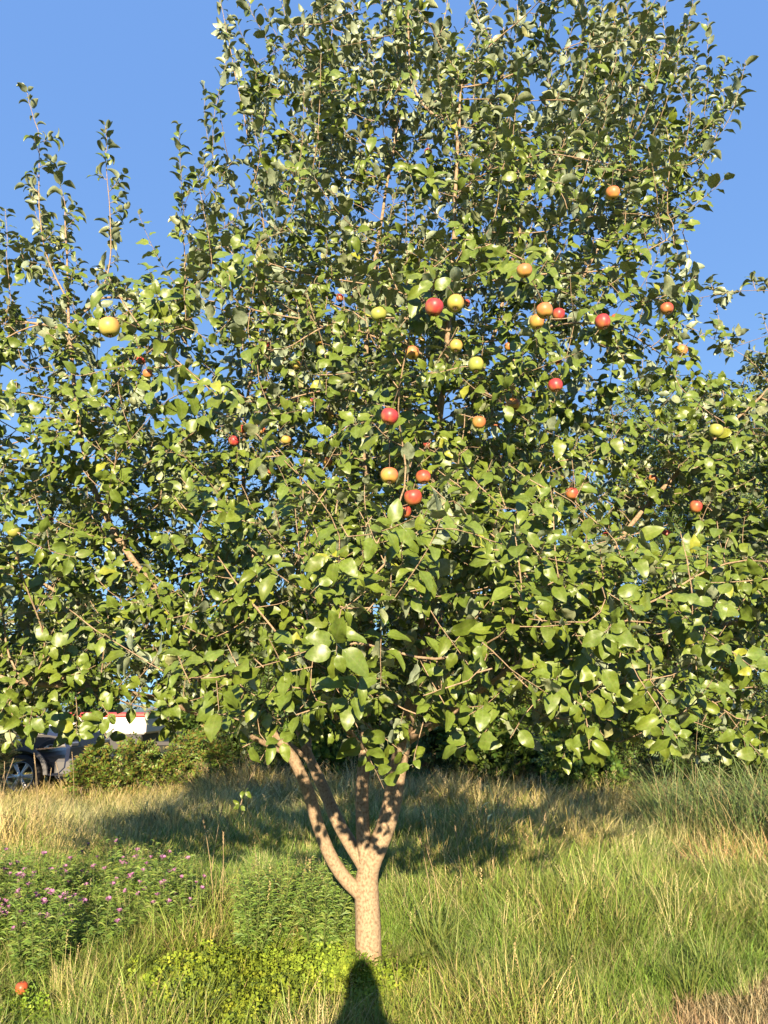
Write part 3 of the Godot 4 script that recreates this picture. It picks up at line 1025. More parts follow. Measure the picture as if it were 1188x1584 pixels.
func weed_parts(m: Material, flower: Material, high: float, stems: int, heads: bool, sd: int) -> Array:
	# [stems mesh, leaves mesh, flower places] of a bushy meadow herb with narrow leaves
	var r := RandomNumberGenerator.new()
	r.seed = sd
	var st := MB.new()
	st.coloured = true
	var lf := MB.new()
	lf.coloured = true
	var tops := []
	var greens := [Color(0.11, 0.19, 0.035), Color(0.14, 0.22, 0.04), Color(0.09, 0.16, 0.035), Color(0.17, 0.22, 0.05)]
	for i in stems:
		var a := r.randf() * TAU
		var out := Vector3(cos(a), 0, sin(a))
		var p := out * 0.06 * r.randf()
		var l := high * r.randf_range(0.65, 1.05)
		var pts := PackedVector3Array()
		var rad := PackedFloat32Array()
		var tilt := r.randf_range(0.05, 0.5)
		for k in 7:
			var s := k / 6.0
			pts.append(p)
			rad.append(lerpf(0.0032, 0.0014, s))
			var d := (Vector3.UP * cos(tilt) + out * sin(tilt) + Vector3(r.randf_range(-0.1, 0.1), 0, r.randf_range(-0.1, 0.1))).normalized()
			for q in 11:
				var at := p + d * (l / 6.0) * q / 11.0
				var b := r.randf() * TAU
				var go := (Vector3(cos(b), r.randf_range(0.1, 0.9), sin(b))).normalized()
				var ll := r.randf_range(0.05, 0.10) * (1.15 - 0.5 * s)
				var side := go.cross(Vector3(r.randf_range(-1, 1), r.randf_range(0, 1), r.randf_range(-1, 1))).normalized() * ll * 0.075
				var nn := go.cross(side).normalized()
				var col: Color = greens[r.randi() % 4]
				var v0 := lf.vert(at, nn, col)
				var v1 := lf.vert(at + go * ll * 0.5 + side, nn, col)
				var v2 := lf.vert(at + go * ll * 0.5 - side, nn, col)
				var v3 := lf.vert(at + go * ll - Vector3(0, ll * 0.3, 0), nn, col)
				lf.tri(v0, v2, v1); lf.tri(v1, v2, v3)
			p += d * l / 6.0
		pts.append(pts[6] + Vector3(0, 0.045, 0))
		rad.append(0.0012)
		st.tube(pts, rad, 4, Color(0.12, 0.15, 0.05), false)
		if heads and r.randf() < 0.55: tops.append(pts[6] + Vector3(0, 0.045, 0))
	return [st.mesh(m), lf.mesh(m), tops]


func flower_mesh(m: Material) -> ArrayMesh:
	var r := RandomNumberGenerator.new()
	r.seed = 77
	var mb := MB.new()
	mb.coloured = true
	mb.lathe(PackedVector2Array([Vector2(0.001, -0.012), Vector2(0.006, -0.008), Vector2(0.007, -0.002), Vector2(0.004, 0.004)]), 7, false, Color(0.07, 0.07, 0.04))
	for i in 26:
		var a := r.randf() * TAU
		var o := Vector3(cos(a), r.randf_range(0.25, 1.6), sin(a)).normalized()
		var s := o.cross(Vector3.UP).normalized() * 0.0034
		var nn := s.cross(o).normalized()
		var col: Color = [Color(0.38, 0.17, 0.34), Color(0.46, 0.24, 0.38), Color(0.32, 0.13, 0.28)][r.randi() % 3]
		mb.quad(mb.vert(o * 0.004 - s * 0.4, nn, col), mb.vert(o * 0.004 + s * 0.4, nn, col), mb.vert(o * 0.021 + s, nn, col), mb.vert(o * 0.021 - s, nn, col))
	return mb.mesh(m)


func build_meadow() -> void:
	var gm := vmat(0.55, 0.4)
	gm.backlight_enabled = true
	gm.backlight = Color(0.4, 0.42, 0.1)
	var green := [Color(0.14, 0.21, 0.035), Color(0.18, 0.24, 0.04), Color(0.12, 0.19, 0.035), Color(0.15, 0.22, 0.04), Color(0.17, 0.235, 0.045), Color(0.22, 0.245, 0.06), Color(0.30, 0.27, 0.12)]
	var lush := [Color(0.11, 0.185, 0.03), Color(0.14, 0.215, 0.035), Color(0.17, 0.235, 0.04)]
	var straw := [Color(0.43, 0.38, 0.16), Color(0.36, 0.32, 0.12), Color(0.48, 0.42, 0.21), Color(0.24, 0.235, 0.075), Color(0.17, 0.20, 0.05)]
	var dead := [Color(0.43, 0.31, 0.165), Color(0.35, 0.24, 0.12), Color(0.48, 0.37, 0.215), Color(0.26, 0.17, 0.085)]
	var kinds := {
		"green": [tuft_mesh(gm, 48, 0.14, 0.34, 0.10, 0.7, 1.3, 0.006, green, 1), tuft_mesh(gm, 44, 0.16, 0.38, 0.09, 0.8, 1.6, 0.0055, green, 2), tuft_mesh(gm, 44, 0.12, 0.30, 0.11, 0.9, 1.1, 0.007, lush, 3)],
		"straw": [tuft_mesh(gm, 32, 0.20, 0.42, 0.09, 0.45, 1.0, 0.004, straw, 4, 0.2), tuft_mesh(gm, 36, 0.18, 0.38, 0.10, 0.6, 1.2, 0.0045, straw, 5, 0.12)],
		"dead": [tuft_mesh(gm, 40, 0.08, 0.2, 0.12, 1.3, 1.2, 0.004, dead, 6), tuft_mesh(gm, 40, 0.06, 0.16, 0.12, 1.4, 0.8, 0.004, dead, 7)],
		"clover": [clover_mesh(gm, 26, 0.09, 0.13, 0.016, [Color(0.17, 0.26, 0.025), Color(0.21, 0.29, 0.03), Color(0.14, 0.22, 0.025)], 8), clover_mesh(gm, 26, 0.09, 0.10, 0.019, [Color(0.18, 0.27, 0.03), Color(0.22, 0.29, 0.035)], 9)],
	}
	var sets := {}
	for k in kinds:
		sets[k] = []
		for j in kinds[k]: sets[k].append([[], []])
	var d := 2.6
	while d < 26.0:
		var gap := clampf(0.0145 * d, 0.065, 0.30)
		var half := 0.62 * d + 1.0
		var x := -half
		while x < half:
			var px := x + rnd(-0.5, 0.5) * gap
			var pd := d + rnd(-0.5, 0.5) * gap
			x += gap
			var pz := -pd
			var nz := patches.get_noise_2d(px, pz)
			var nf := patches.get_noise_2d(px * 4.0 + 50.0, pz * 4.0)
			# what grows where
			var dry := 0.02 + 0.78 * smoothstep(7.6, 10.0, pd + nz * 1.5) * (1.0 - 0.8 * smoothstep(3.0, 1.6, absf(px + 0.1)) * smoothstep(13.0, 10.5, pd))  # less straw inside the tree's shadow: its greener shade put into the grass colour
			var brown := smoothstep(0.12, -0.12, 1.45 - px + 2.2 * maxf(0.0, pd - 4.75) + nf * 0.35)
			brown = maxf(brown, smoothstep(1.0, 0.5, Vector2((px - 3.6) * 0.8, pd - 8.35).length() + nf * 0.3))
			brown = maxf(brown, 0.6 * smoothstep(0.35, 0.1, Vector2(px - 1.0, pd - 4.4).length()))
			var herb := smoothstep(0.25, -0.1, Vector2((px + 0.60) / 0.8, (pd - 4.85) / 0.8).length() - 0.9 + nf * 0.5)
			herb = maxf(herb, 0.85 * smoothstep(0.35, 0.15, Vector2(px + 1.95, pd - 4.55).length() + nf * 0.2))
			var r := rng.randf()
			var kind := "green"
			if r < brown: kind = "dead"
			elif rng.randf() < herb * 0.72: kind = "clover"
			elif rng.randf() < dry + nf * 0.3: kind = "straw"
			var near_trunk := Vector2(px + 0.1, pd - 5.25).length()
			if near_trunk < 0.10: continue
			var grow := rnd(0.75, 1.25) * (1.0 + 0.6 * nz + 0.25 * nf) * (1.0 + 0.1 * smoothstep(8.0, 14.0, pd))
			if kind == "green" or kind == "straw":
				grow *= lerpf(0.35, 1.0, smoothstep(0.2, 1.0, near_trunk))
				grow *= 0.8 + 0.35 * smoothstep(5.0, 6.5, pd)
				if herb > 0.3: grow *= 0.6
				if px > 1.2 and pd < 5.0: grow *= 0.6
				if px < -3.2 and pd > 11.0: grow *= 0.6
			var k: Array = sets[kind][rng.randi() % sets[kind].size()]
			var b := Basis(Vector3.UP, rnd(0, TAU)).rotated(Vector3(1, 0, 0), rnd(-0.15, 0.15) + 0.45 * patches.get_noise_2d(px * 1.6 + 90.0, pz * 1.6)).rotated(Vector3(0, 0, 1), rnd(-0.2, 0.2) + 0.6 * patches.get_noise_2d(px * 1.6, pz * 1.6 + 40.0))
			var wide := maxf(1.0, gap / 0.11)
			k[0].append(Transform3D(b.scaled(Vector3(grow * wide, grow, grow * wide)), Vector3(px, ground_at(px, pz) - 0.01, pz)))
			var v := rnd(0.88, 1.3) * (1.0 + 0.3 * nf)
			k[1].append(Color(v * (1.0 + 0.25 * nz), v, v * (1.0 - 0.1 * nz)))
		d += gap * 0.9
	var total := 0
	var names := {"green": "meadow_grass", "straw": "dry_grass", "dead": "dead_grass", "clover": "ground_cover"}
	var labels := {"green": "tall green meadow grass", "straw": "pale dry seeding grass", "dead": "matted brown dead grass", "clover": "bright yellow green ground cover round the trunk"}
	for k in kinds:
		for j in kinds[k].size():
			if sets[k][j][0].is_empty(): continue
			total += sets[k][j][0].size()
			var o := scatter(numbered(names[k]), kinds[k][j], sets[k][j][0], sets[k][j][1], self)
			o.set_meta("label", labels[k])
	print("tufts ", total)

	# larger single plants
	var tall := tuft_mesh(gm, 420, 0.6, 1.2, 0.40, 0.7, 1.6, 0.011, [Color(0.095, 0.155, 0.055), Color(0.12, 0.18, 0.055), Color(0.15, 0.20, 0.065), Color(0.26, 0.23, 0.11)], 21)
	var low := tuft_mesh(gm, 130, 0.3, 0.62, 0.10, 0.8, 1.5, 0.008, [Color(0.14, 0.19, 0.04), Color(0.18, 0.21, 0.05), Color(0.11, 0.17, 0.035)], 22)
	var burnt := tuft_mesh(gm, 180, 0.2, 0.5, 0.28, 1.1, 1.4, 0.006, [Color(0.42, 0.27, 0.12), Color(0.48, 0.33, 0.16), Color(0.32, 0.19, 0.08)], 23)
	var list := [
		[tall, 4.3, 9.6, 1.2, "big arching grass tussock in front of the hedge with brown litter at its foot"],
		[tall, 4.9, 9.9, 1.2, "arching grass tussock close behind the big one"],
		[tall, 3.65, 10.1, 1.0, "smaller arching grass tussock between the big one and the pale seeding grass"],
		[tall, 4.75, 9.0, 1.15, "arching grass tussock standing beside the smaller brown clump"],
		[tall, 4.0, 10.9, 1.15, "arching grass tussock close to the low sunlit shrub"],
		[tall, 5.5, 10.6, 1.2, "arching grass tussock farthest along the row from the trunk"],
		[burnt, 3.4, 8.5, 1.3, "orange brown dead grass clump at the foot of the big tussock"],
		[burnt, 4.05, 8.6, 1.2, "smaller brown dead grass clump beside the orange brown one"],
		[low, -1.32, 6.0, 1.0, "fan of long yellowish grass blades beside the purple flowers"],
		[low, 0.85, 4.7, 0.9, "loose fan of broad grass blades near the brown mown patch"],
		[low, 0.45, 5.2, 0.8, "upright green grass fan next to the trunk"],
		[low, 1.6, 5.6, 0.85, "spreading green grass fan amid the sunny meadow"],
		[low, -0.95, 4.3, 0.7, "short grass fan among the bright ground cover"],
		[low, 0.35, 5.75, 0.95, "tall grass fan just behind the trunk"],
	]
	for e in [[1.15, 5.3, 0.75], [2.0, 5.2, 0.8], [1.35, 6.3, 0.9], [2.3, 6.2, 0.9], [0.75, 6.6, 0.85], [2.9, 7.0, 0.95], [1.9, 7.3, 0.9], [2.6, 5.6, 0.8], [0.6, 4.45, 0.7], [3.3, 7.7, 0.9], [1.1, 4.55, 0.7], [1.75, 4.95, 0.7]]:
		list.append([low, e[0], e[1], e[2], "green grass fan in the sunny meadow between the trunk and the brown patch"])
	for e in [[-1.0, 6.9, 0.9], [-1.8, 7.4, 0.9], [-1.55, 5.1, 0.75], [-1.9, 5.3, 0.7], [-2.5, 7.9, 0.9]]:
		list.append([low, e[0], e[1], e[2], "grass fan between the purple flowers and the trunk"])
	for e in list:
		var o := thing("grass_tussock", e[4], "grass tussock", Vector3(e[1], ground_at(e[1], -e[2]) - 0.02, -e[2]), "grass tussocks in the meadow")
		var p := part("blades", e[0], o, "stuff")
		p.basis = Basis(Vector3.UP, rnd(0, TAU)).scaled(Vector3.ONE * e[3])

	# purple flowering herbs and plain leafy ones
	var fm := vmat(0.7, 0.3)
	var bloom := flower_mesh(fm)
	var herbs := []
	for i in 4: herbs.append(weed_parts(gm, fm, rnd(0.42, 0.56), 16, true, 30 + i))
	var plain := [weed_parts(gm, fm, 0.46, 24, false, 41), weed_parts(gm, fm, 0.52, 24, false, 42)]
	var spots := []
	for i in 26:
		var a := rnd(0, TAU)
		var s := sqrt(rng.randf())
		spots.append(Vector2(-2.25 + cos(a) * s * 0.85, 6.0 + sin(a) * s * 0.95))
	for i in spots.size():
		var q: Vector2 = spots[i]
		var o := thing("knapweed", "bushy knapweed plant with small purple flowers in the patch beside the grass fan", "wildflower", Vector3(q.x, ground_at(q.x, -q.y) - 0.01, -q.y), "purple knapweed plants")
		o.rotation.y = rnd(0, TAU)
		var h: Array = herbs[i % 4]
		part("stems", h[0], o, "stuff")
		part("leaves", h[1], o, "stuff")
		for t in h[2]:
			if rng.randf() < 0.45: continue
			var f := part("flower_head", bloom, o)
			f.position = t
			f.basis = Basis.from_euler(Vector3(rnd(-0.5, 0.5), rnd(0, TAU), rnd(-0.5, 0.5))).scaled(Vector3.ONE * rnd(0.9, 1.4))
	var leafy := [[-0.55, 5.95], [-0.42, 5.6], [-0.75, 5.7], [-0.35, 6.2], [-0.62, 6.35], [-0.9, 6.1], [-0.85, 5.5], [-0.25, 5.85]]
	for i in leafy.size():
		var q: Array = leafy[i]
		var o := thing("leafy_weed", "bushy narrow leaved weed in the green mound beside the trunk", "weed", Vector3(q[0], ground_at(q[0], -q[1]) - 0.01, -q[1]), "leafy weeds beside the trunk")
		o.rotation.y = rnd(0, TAU)
		part("stems", plain[i % 2][0], o, "stuff")
		part("leaves", plain[i % 2][1], o, "stuff")

	# dry stalks with seed heads
	var dry_mat := mat(Color(0.36, 0.27, 0.15), 0.8)
	var stalks := []
	for i in 13: stalks.append([rnd(-5.3, -4.2), rnd(10.0, 11.5), rnd(0.75, 1.05), "tall dry seed stalk in the row in front of the dark blue car", "dry stalks in front of the car"])
	for e in [[1.05, 7.2], [1.16, 7.3], [0.9, 7.0], [1.4, 7.6], [1.95, 8.0], [0.35, 6.0], [0.42, 6.1], [0.62, 6.6]]: stalks.append([e[0], e[1], rnd(0.6, 0.85), "thin dry seed stalk standing in the sunny meadow grass beside the tree's shadow", "dry stalks beside the shadow"])
	for e in [[4.2, 11.0], [4.9, 10.8], [5.2, 11.2]]: stalks.append([e[0], e[1], rnd(1.5, 1.8), "tall bent dry stalk rising above the big tussock", "stalks above the tussock"])
	for e in [[-1.25, 6.2], [-1.18, 6.15], [-1.5, 7.2]]: stalks.append([e[0], e[1], rnd(0.7, 0.9), "straight pale stalk rising from the grass fan beside the purple flowers", "stalks at the grass fan"])
	for e in stalks:
		var o := thing("dry_stalk", e[3], "stalk", Vector3(e[0], ground_at(e[0], -e[1]) - 0.02, -e[1]), e[4])
		var l: float = e[2]
		var lean := Vector3(rnd(-0.2, 0.2), 0, rnd(-0.15, 0.15))
		var pts := PackedVector3Array()
		var rad := PackedFloat32Array()
		for i in 6:
			var s := i / 5.0
			pts.append(Vector3(0, l * s, 0) + lean * l * s * s)
			rad.append(lerpf(0.0032, 0.0015, s))
		var mb := MB.new()
		mb.tube(pts, rad, 4)
		part("stem", mb.mesh(dry_mat), o)
		var hd := MB.new()
		for i in 26:
			var s := i / 26.0
			var q := pts[5] + (pts[4] - pts[5]) * (s * 0.6 - 0.12)
			var g := (Vector3(cos(i * 2.4), 1.4, sin(i * 2.4))).normalized()
			var w := g.cross(Vector3(0.3, 0.2, 1)).normalized() * 0.0028
			var nn := Vector3(cos(i * 2.4), 0, sin(i * 2.4))
			hd.tri(hd.vert(q - w, nn), hd.vert(q + w, nn), hd.vert(q + g * 0.022, nn))
		part("seed_head", hd.mesh(dry_mat), o)

	# a pale thistle-like stem with drooping leaves in the tree's shadow
	var th := thing("pale_herb", "pale herb with three drooping leaves standing in the tree's shadow", "plant", Vector3(1.12, ground_at(1.12, -8.4), -8.4))
	var pale := mat(Color(0.34, 0.36, 0.16), 0.7)
	var mb2 := MB.new()
	mb2.tube(PackedVector3Array([Vector3.ZERO, Vector3(0.02, 0.4, 0), Vector3(0.0, 0.72, 0), Vector3(-0.04, 0.80, 0), Vector3(-0.10, 0.81, 0)]), PackedFloat32Array([0.008, 0.007, 0.006, 0.006, 0.004]), 6)
	part("stem", mb2.mesh(pale), th)
	var pl := leaf_mesh(pale, 0.22, 0.3, 1.9, 0.05, 0.0, 0.05)
	for e in [[0.62, Vector3(-1, 0.5, 0.2)], [0.6, Vector3(1, 0.45, 0.3)], [0.52, Vector3(-0.7, 0.2, 0.7)]]:
		var f := part("leaf", pl, th)
		f.transform = Transform3D(leaf_basis(e[1], Vector3.UP, 0.16), Vector3(0.01, e[0], 0))
	# something fallen: an apple and a dry leaf in the grass
	var fa := thing("fallen_apple", "orange brown fallen apple lying in the grass below the purple flowers", "apple", Vector3(-2.0, ground_at(-2.0, -4.75) + 0.13, -4.75))
	part("fruit", apple_mesh(vmat(0.4), Color(0.40, 0.14, 0.05), Color(0.42, 0.08, 0.035), 0.5, 9), fa)
	var fs := MB.new()
	fs.tube(PackedVector3Array([Vector3(0, 0.018, 0), Vector3(0.004, 0.045, 0)]), PackedFloat32Array([0.0016, 0.0018]), 5)
	part("stem", fs.mesh(mat(Color(0.09, 0.06, 0.035))), fa)


# ---------------------------------------------------------------- vehicles behind the meadow
func arc(cx: float, cy: float, r: float, a0: float, a1: float, k: int) -> PackedVector2Array:
	var o := PackedVector2Array()
	for i in k + 1:
		var a := lerpf(a0, a1, float(i) / k)
		o.append(Vector2(cx + cos(a) * r, cy + sin(a) * r))
	return o


func wheel(parent: Node, at: Vector3, r: float, rubber: Material, alloy: Material, flip: float) -> void:
	var w := Node3D.new()
	w.name = "wheel"
	parent.add_child(w, true)
	w.position = at
	w.rotation.y = 0.0 if flip > 0 else PI
	var t := MB.new()
	t.lathe(PackedVector2Array([Vector2(r * 0.66, -0.10), Vector2(r * 0.9, -0.115), Vector2(r * 0.985, -0.09), Vector2(r, -0.05), Vector2(r, 0.05), Vector2(r * 0.985, 0.09), Vector2(r * 0.9, 0.115), Vector2(r * 0.66, 0.10)]), 32, true)
	part("tyre", t.mesh(rubber), w)
	var m := MB.new()
	m.lathe(PackedVector2Array([Vector2(r * 0.60, -0.06), Vector2(r * 0.67, 0.06), Vector2(r * 0.68, 0.10), Vector2(r * 0.64, 0.105), Vector2(r * 0.61, 0.06)]), 32, true)
	for i in 6:
		for s in [-0.13, 0.13]:
			var a: float = TAU * i / 6 + s
			var b: float = TAU * i / 6 + s * 0.75
			m.tube(PackedVector3Array([Vector3(cos(a) * r * 0.1, sin(a) * r * 0.1, 0.085), Vector3(cos(b) * r * 0.63, sin(b) * r * 0.63, 0.075)]), PackedFloat32Array([0.022, 0.017]), 6)
	m.lathe(PackedVector2Array([Vector2(r * 0.16, 0.05), Vector2(r * 0.16, 0.10), Vector2(r * 0.10, 0.115), Vector2(0.001, 0.115)]), 16, true)
	part("rim", m.mesh(alloy), w)


func build_vehicles() -> void:
	var paint := mat(Color(0.016, 0.024, 0.055), 0.25)
	paint.clearcoat_enabled = true
	paint.clearcoat = 0.8
	var plastic := mat(Color(0.03, 0.03, 0.032), 0.6)
	var grey := mat(Color(0.09, 0.09, 0.09), 0.6)
	var rubber := mat(Color(0.022, 0.021, 0.02), 0.85)
	var alloy := mat(Color(0.62, 0.62, 0.60), 0.3)
	alloy.metallic = 0.8
	var glass := mat(Color(0.02, 0.025, 0.03), 0.08)
	var chrome := mat(Color(0.8, 0.8, 0.8), 0.15)
	chrome.metallic = 1.0
	var lamp := mat(Color(0.18, 0.18, 0.18), 0.1)
	var car := thing("parked_car", "dark blue car with alloy wheels parked behind the tall grass", "car", Vector3(-7.95, ground_at(-7.95, -15.6), -15.6))
	car.rotation.y = deg_to_rad(-4.0)
	# side view, nose towards +x
	var wr := 0.45
	var fw := 1.45
	var rw := -1.45
	var side := PackedVector2Array([Vector2(-2.35, 0.55), Vector2(-2.3, 0.42)])
	var a1 := arc(rw, 0.36, wr, PI, 0.0, 12)
	var a2 := arc(fw, 0.36, wr, PI, 0.0, 12)
	side.append(Vector2(rw - wr, 0.36))
	side.append_array(a1)
	side.append(Vector2(fw - wr - 0.04, 0.33))
	side.append_array(a2)
	side.append_array(PackedVector2Array([Vector2(2.18, 0.38), Vector2(2.3, 0.50), Vector2(2.32, 0.85), Vector2(2.2, 1.08), Vector2(1.6, 1.17), Vector2(0.85, 1.20), Vector2(-2.28, 1.18), Vector2(-2.38, 1.0)]))
	var body := MB.new()
	body.extrude(side, -0.92, 0.92, 0.05)
	var bd := part("body", body.mesh(paint), car)
	var roof := MB.new()
	roof.extrude(PackedVector2Array([Vector2(0.85, 1.16), Vector2(0.22, 1.70), Vector2(-0.2, 1.78), Vector2(-1.9, 1.76), Vector2(-2.25, 1.16)]), -0.80, 0.80, 0.06)
	part("cabin", roof.mesh(paint), car)
	for s in [-1.0, 1.0]:
		for q in [[0.62, 0.12, -0.62], [-0.68, -0.68, -1.75]]:
			var wn := MB.new()
			wn.extrude(PackedVector2Array([Vector2(q[2], 1.22), Vector2(q[0], 1.22), Vector2(q[1], 1.66), Vector2(q[2] + 0.02, 1.66)]), s * 0.805 - 0.006, s * 0.805 + 0.006, 0.003)
			part("window", wn.mesh(glass), car)
		for q in [[0.55, -0.62], [-0.66, -1.2]]:
			var hb := MB.new()
			hb.box(Vector3(q[1] + 0.05, 1.0, s * 0.925 - 0.02), Vector3(q[1] + 0.24, 1.03, s * 0.925 + 0.02))
			part("door_handle", hb.mesh(chrome), car)
		var fl := MB.new()
		for cxx in [fw, rw]:
			var outer := arc(cxx, 0.36, wr + 0.07, 0.05, PI - 0.05, 14)
			var inner := arc(cxx, 0.36, wr - 0.005, PI - 0.05, 0.05, 14)
			outer.append_array(inner)
			fl = MB.new()
			fl.extrude(outer, s * 0.925 - 0.03, s * 0.925 + 0.03, 0.008)
			part("wheel_arch", fl.mesh(grey), car)
		wheel(car, Vector3(fw, 0.36, s * 0.82), 0.375, rubber, alloy, s)
		wheel(car, Vector3(rw, 0.36, s * 0.82), 0.375, rubber, alloy, s)
		var hl := MB.new()
		hl.box(Vector3(1.98, 0.86, s * 0.70 - 0.16), Vector3(2.325, 0.95, s * 0.70 + 0.16), Color.WHITE, 0.04)
		part("headlight", hl.mesh(lamp), car)
		var mr := MB.new()
		mr.box(Vector3(0.55, 1.22, s * 1.0 - 0.1), Vector3(0.72, 1.38, s * 1.0 + 0.1), Color.WHITE, 0.04)
		part("mirror", mr.mesh(paint), car)
	var bump := MB.new()
	bump.box(Vector3(2.05, 0.36, -0.90), Vector3(2.42, 0.66, 0.90), Color.WHITE, 0.05)
	part("bumper", bump.mesh(grey), car)
	var bg := MB.new()   # oval badge above the front wheel
	bg.lathe(PackedVector2Array([Vector2(0.085, 0.0), Vector2(0.085, 0.02), Vector2(0.07, 0.026), Vector2(0.062, 0.014), Vector2(0.001, 0.014)]), 20, true)
	var badge := part("badge", bg.mesh(chrome), car)
	badge.transform = Transform3D(Basis().scaled(Vector3(1.45, 0.75, 1.0)), Vector3(1.30, 1.00, 0.92))

	# a white trailer behind it
	var white := mat(Color(0.72, 0.70, 0.66), 0.45)
	var red := mat(Color(0.45, 0.05, 0.04), 0.45)
	var tr := thing("white_trailer", "low white trailer with a red rim standing behind the dark blue car", "trailer", Vector3(-7.2, ground_at(-7.2, -20.5), -20.5))
	tr.rotation.y = deg_to_rad(3.0)
	var bx := MB.new()
	bx.box(Vector3(-2.9, 0.92, -1.0), Vector3(1.3, 1.34, 1.0), Color.WHITE, 0.05)
	part("body", bx.mesh(white), tr)
	var rim := MB.new()
	rim.box(Vector3(-2.94, 1.335, -1.04), Vector3(1.34, 1.43, 1.04), Color.WHITE, 0.02)
	part("rim", rim.mesh(red), tr)
	for i in 5:
		var rb := MB.new()
		rb.box(Vector3(-2.5 + i * 0.85, 0.94, 0.995), Vector3(-2.45 + i * 0.85, 1.33, 1.02), Color.WHITE, 0.008)
		part("side_post", rb.mesh(white), tr)
	for x in [-0.9, -0.1]:
		wheel(tr, Vector3(x, 0.42, 0.95), 0.40, rubber, alloy, 1.0)
		wheel(tr, Vector3(x, 0.42, -0.95), 0.40, rubber, alloy, -1.0)
	var ch := MB.new()
	ch.box(Vector3(-2.8, 0.55, -0.9), Vector3(1.2, 0.925, 0.9), Color.WHITE, 0.02)
	part("chassis", ch.mesh(plastic), tr)
	var tow := MB.new()
	tow.box(Vector3(1.2, 0.6, -0.08), Vector3(2.4, 0.72, 0.08), Color.WHITE, 0.02)
	part("tow_bar", tow.mesh(plastic), tr)


# ---------------------------------------------------------------- the photographer, who casts the shadow at the trunk's foot
func soft_body(bones: Array, cell: float, blend: float, mb: MB) -> void:
	# bones: [from, to, radius, radius, colour]; the smooth union of tapered capsules, meshed as surface nets
	var lo := Vector3(1e9, 1e9, 1e9)
	var hi := -lo
	for b in bones:
		for k in 2:
			var r := Vector3.ONE * (maxf(b[2], b[3]) + blend + 2.0 * cell)
			lo = lo.min((b[k] as Vector3) - r)
			hi = hi.max((b[k] as Vector3) + r)
	var nx := int((hi.x - lo.x) / cell) + 2
	var ny := int((hi.y - lo.y) / cell) + 2
	var nz := int((hi.z - lo.z) / cell) + 2
	var field := PackedFloat32Array()
	field.resize(nx * ny * nz)
	field.fill(1.0)
	var own := PackedByteArray()
	own.resize(nx * ny * nz)
	var best := PackedFloat32Array()
	best.resize(nx * ny * nz)
	best.fill(1e9)
	for bi in bones.size():
		var b: Array = bones[bi]
		var p: Vector3 = b[0]
		var q: Vector3 = b[1]
		var pq := q - p
		var ll := maxf(pq.length_squared(), 1e-9)
		var far := Vector3.ONE * (maxf(b[2], b[3]) + blend + 1.5 * cell)
		var l0 := (p.min(q) - far - lo) / cell
		var h0 := (p.max(q) + far - lo) / cell
		for k in range(maxi(0, int(l0.z)), mini(nz, int(h0.z) + 2)):
			for j in range(maxi(0, int(l0.y)), mini(ny, int(h0.y) + 2)):
				for i in range(maxi(0, int(l0.x)), mini(nx, int(h0.x) + 2)):
					var x := lo + Vector3(i, j, k) * cell
					var t := clampf((x - p).dot(pq) / ll, 0.0, 1.0)
					var d: float = x.distance_to(p + pq * t) - lerpf(b[2], b[3], t)
					var at := (k * ny + j) * nx + i
					if d < best[at]: best[at] = d; own[at] = bi
					var f := field[at]
					var h := maxf(blend - absf(f - d), 0.0) / blend
					field[at] = minf(f, d) - h * h * blend * 0.25
	var where := {}
	var steps := [0, 1, nx, nx + 1, nx * ny, nx * ny + 1, nx * ny + nx, nx * ny + nx + 1]
	for k in nz - 1:
		for j in ny - 1:
			var row := (k * ny + j) * nx
			for i in nx - 1:
				var at := row + i
				var inside := 0
				for s in steps:
					if field[at + s] < 0.0: inside += 1
				if inside == 0 or inside == 8: continue
				var sum := Vector3.ZERO
				var cnt := 0
				for e in [[0, 1], [2, 3], [4, 5], [6, 7], [0, 2], [1, 3], [4, 6], [5, 7], [0, 4], [1, 5], [2, 6], [3, 7]]:
					var fa := field[at + steps[e[0]]]
					var fb := field[at + steps[e[1]]]
					if (fa < 0.0) == (fb < 0.0): continue
					var t := fa / (fa - fb)
					var ca := Vector3(e[0] & 1, (e[0] >> 1) & 1, e[0] >> 2)
					var cb := Vector3(e[1] & 1, (e[1] >> 1) & 1, e[1] >> 2)
					sum += ca.lerp(cb, t)
					cnt += 1
				var g := Vector3(field[at + 1] - field[at], field[at + nx] - field[at], field[at + nx * ny] - field[at])
				where[at] = mb.vert(lo + (Vector3(i, j, k) + sum / cnt) * cell, g.normalized(), bones[own[at]][4])
	var ax := [1, nx, nx * ny]
	for at in where:
		for a in 3:
			var u: int = ax[(a + 1) % 3]
			var w: int = ax[(a + 2) % 3]
			var fa := field[at]
			var fb := field[at + ax[a]]
			if (fa < 0.0) == (fb < 0.0): continue
			if not (where.has(at - u) and where.has(at - w) and where.has(at - u - w)): continue
			if fa < 0.0: mb.quad(where[at - u - w], where[at - w], where[at], where[at - u])
			else: mb.quad(where[at - u - w], where[at - u], where[at], where[at - w])


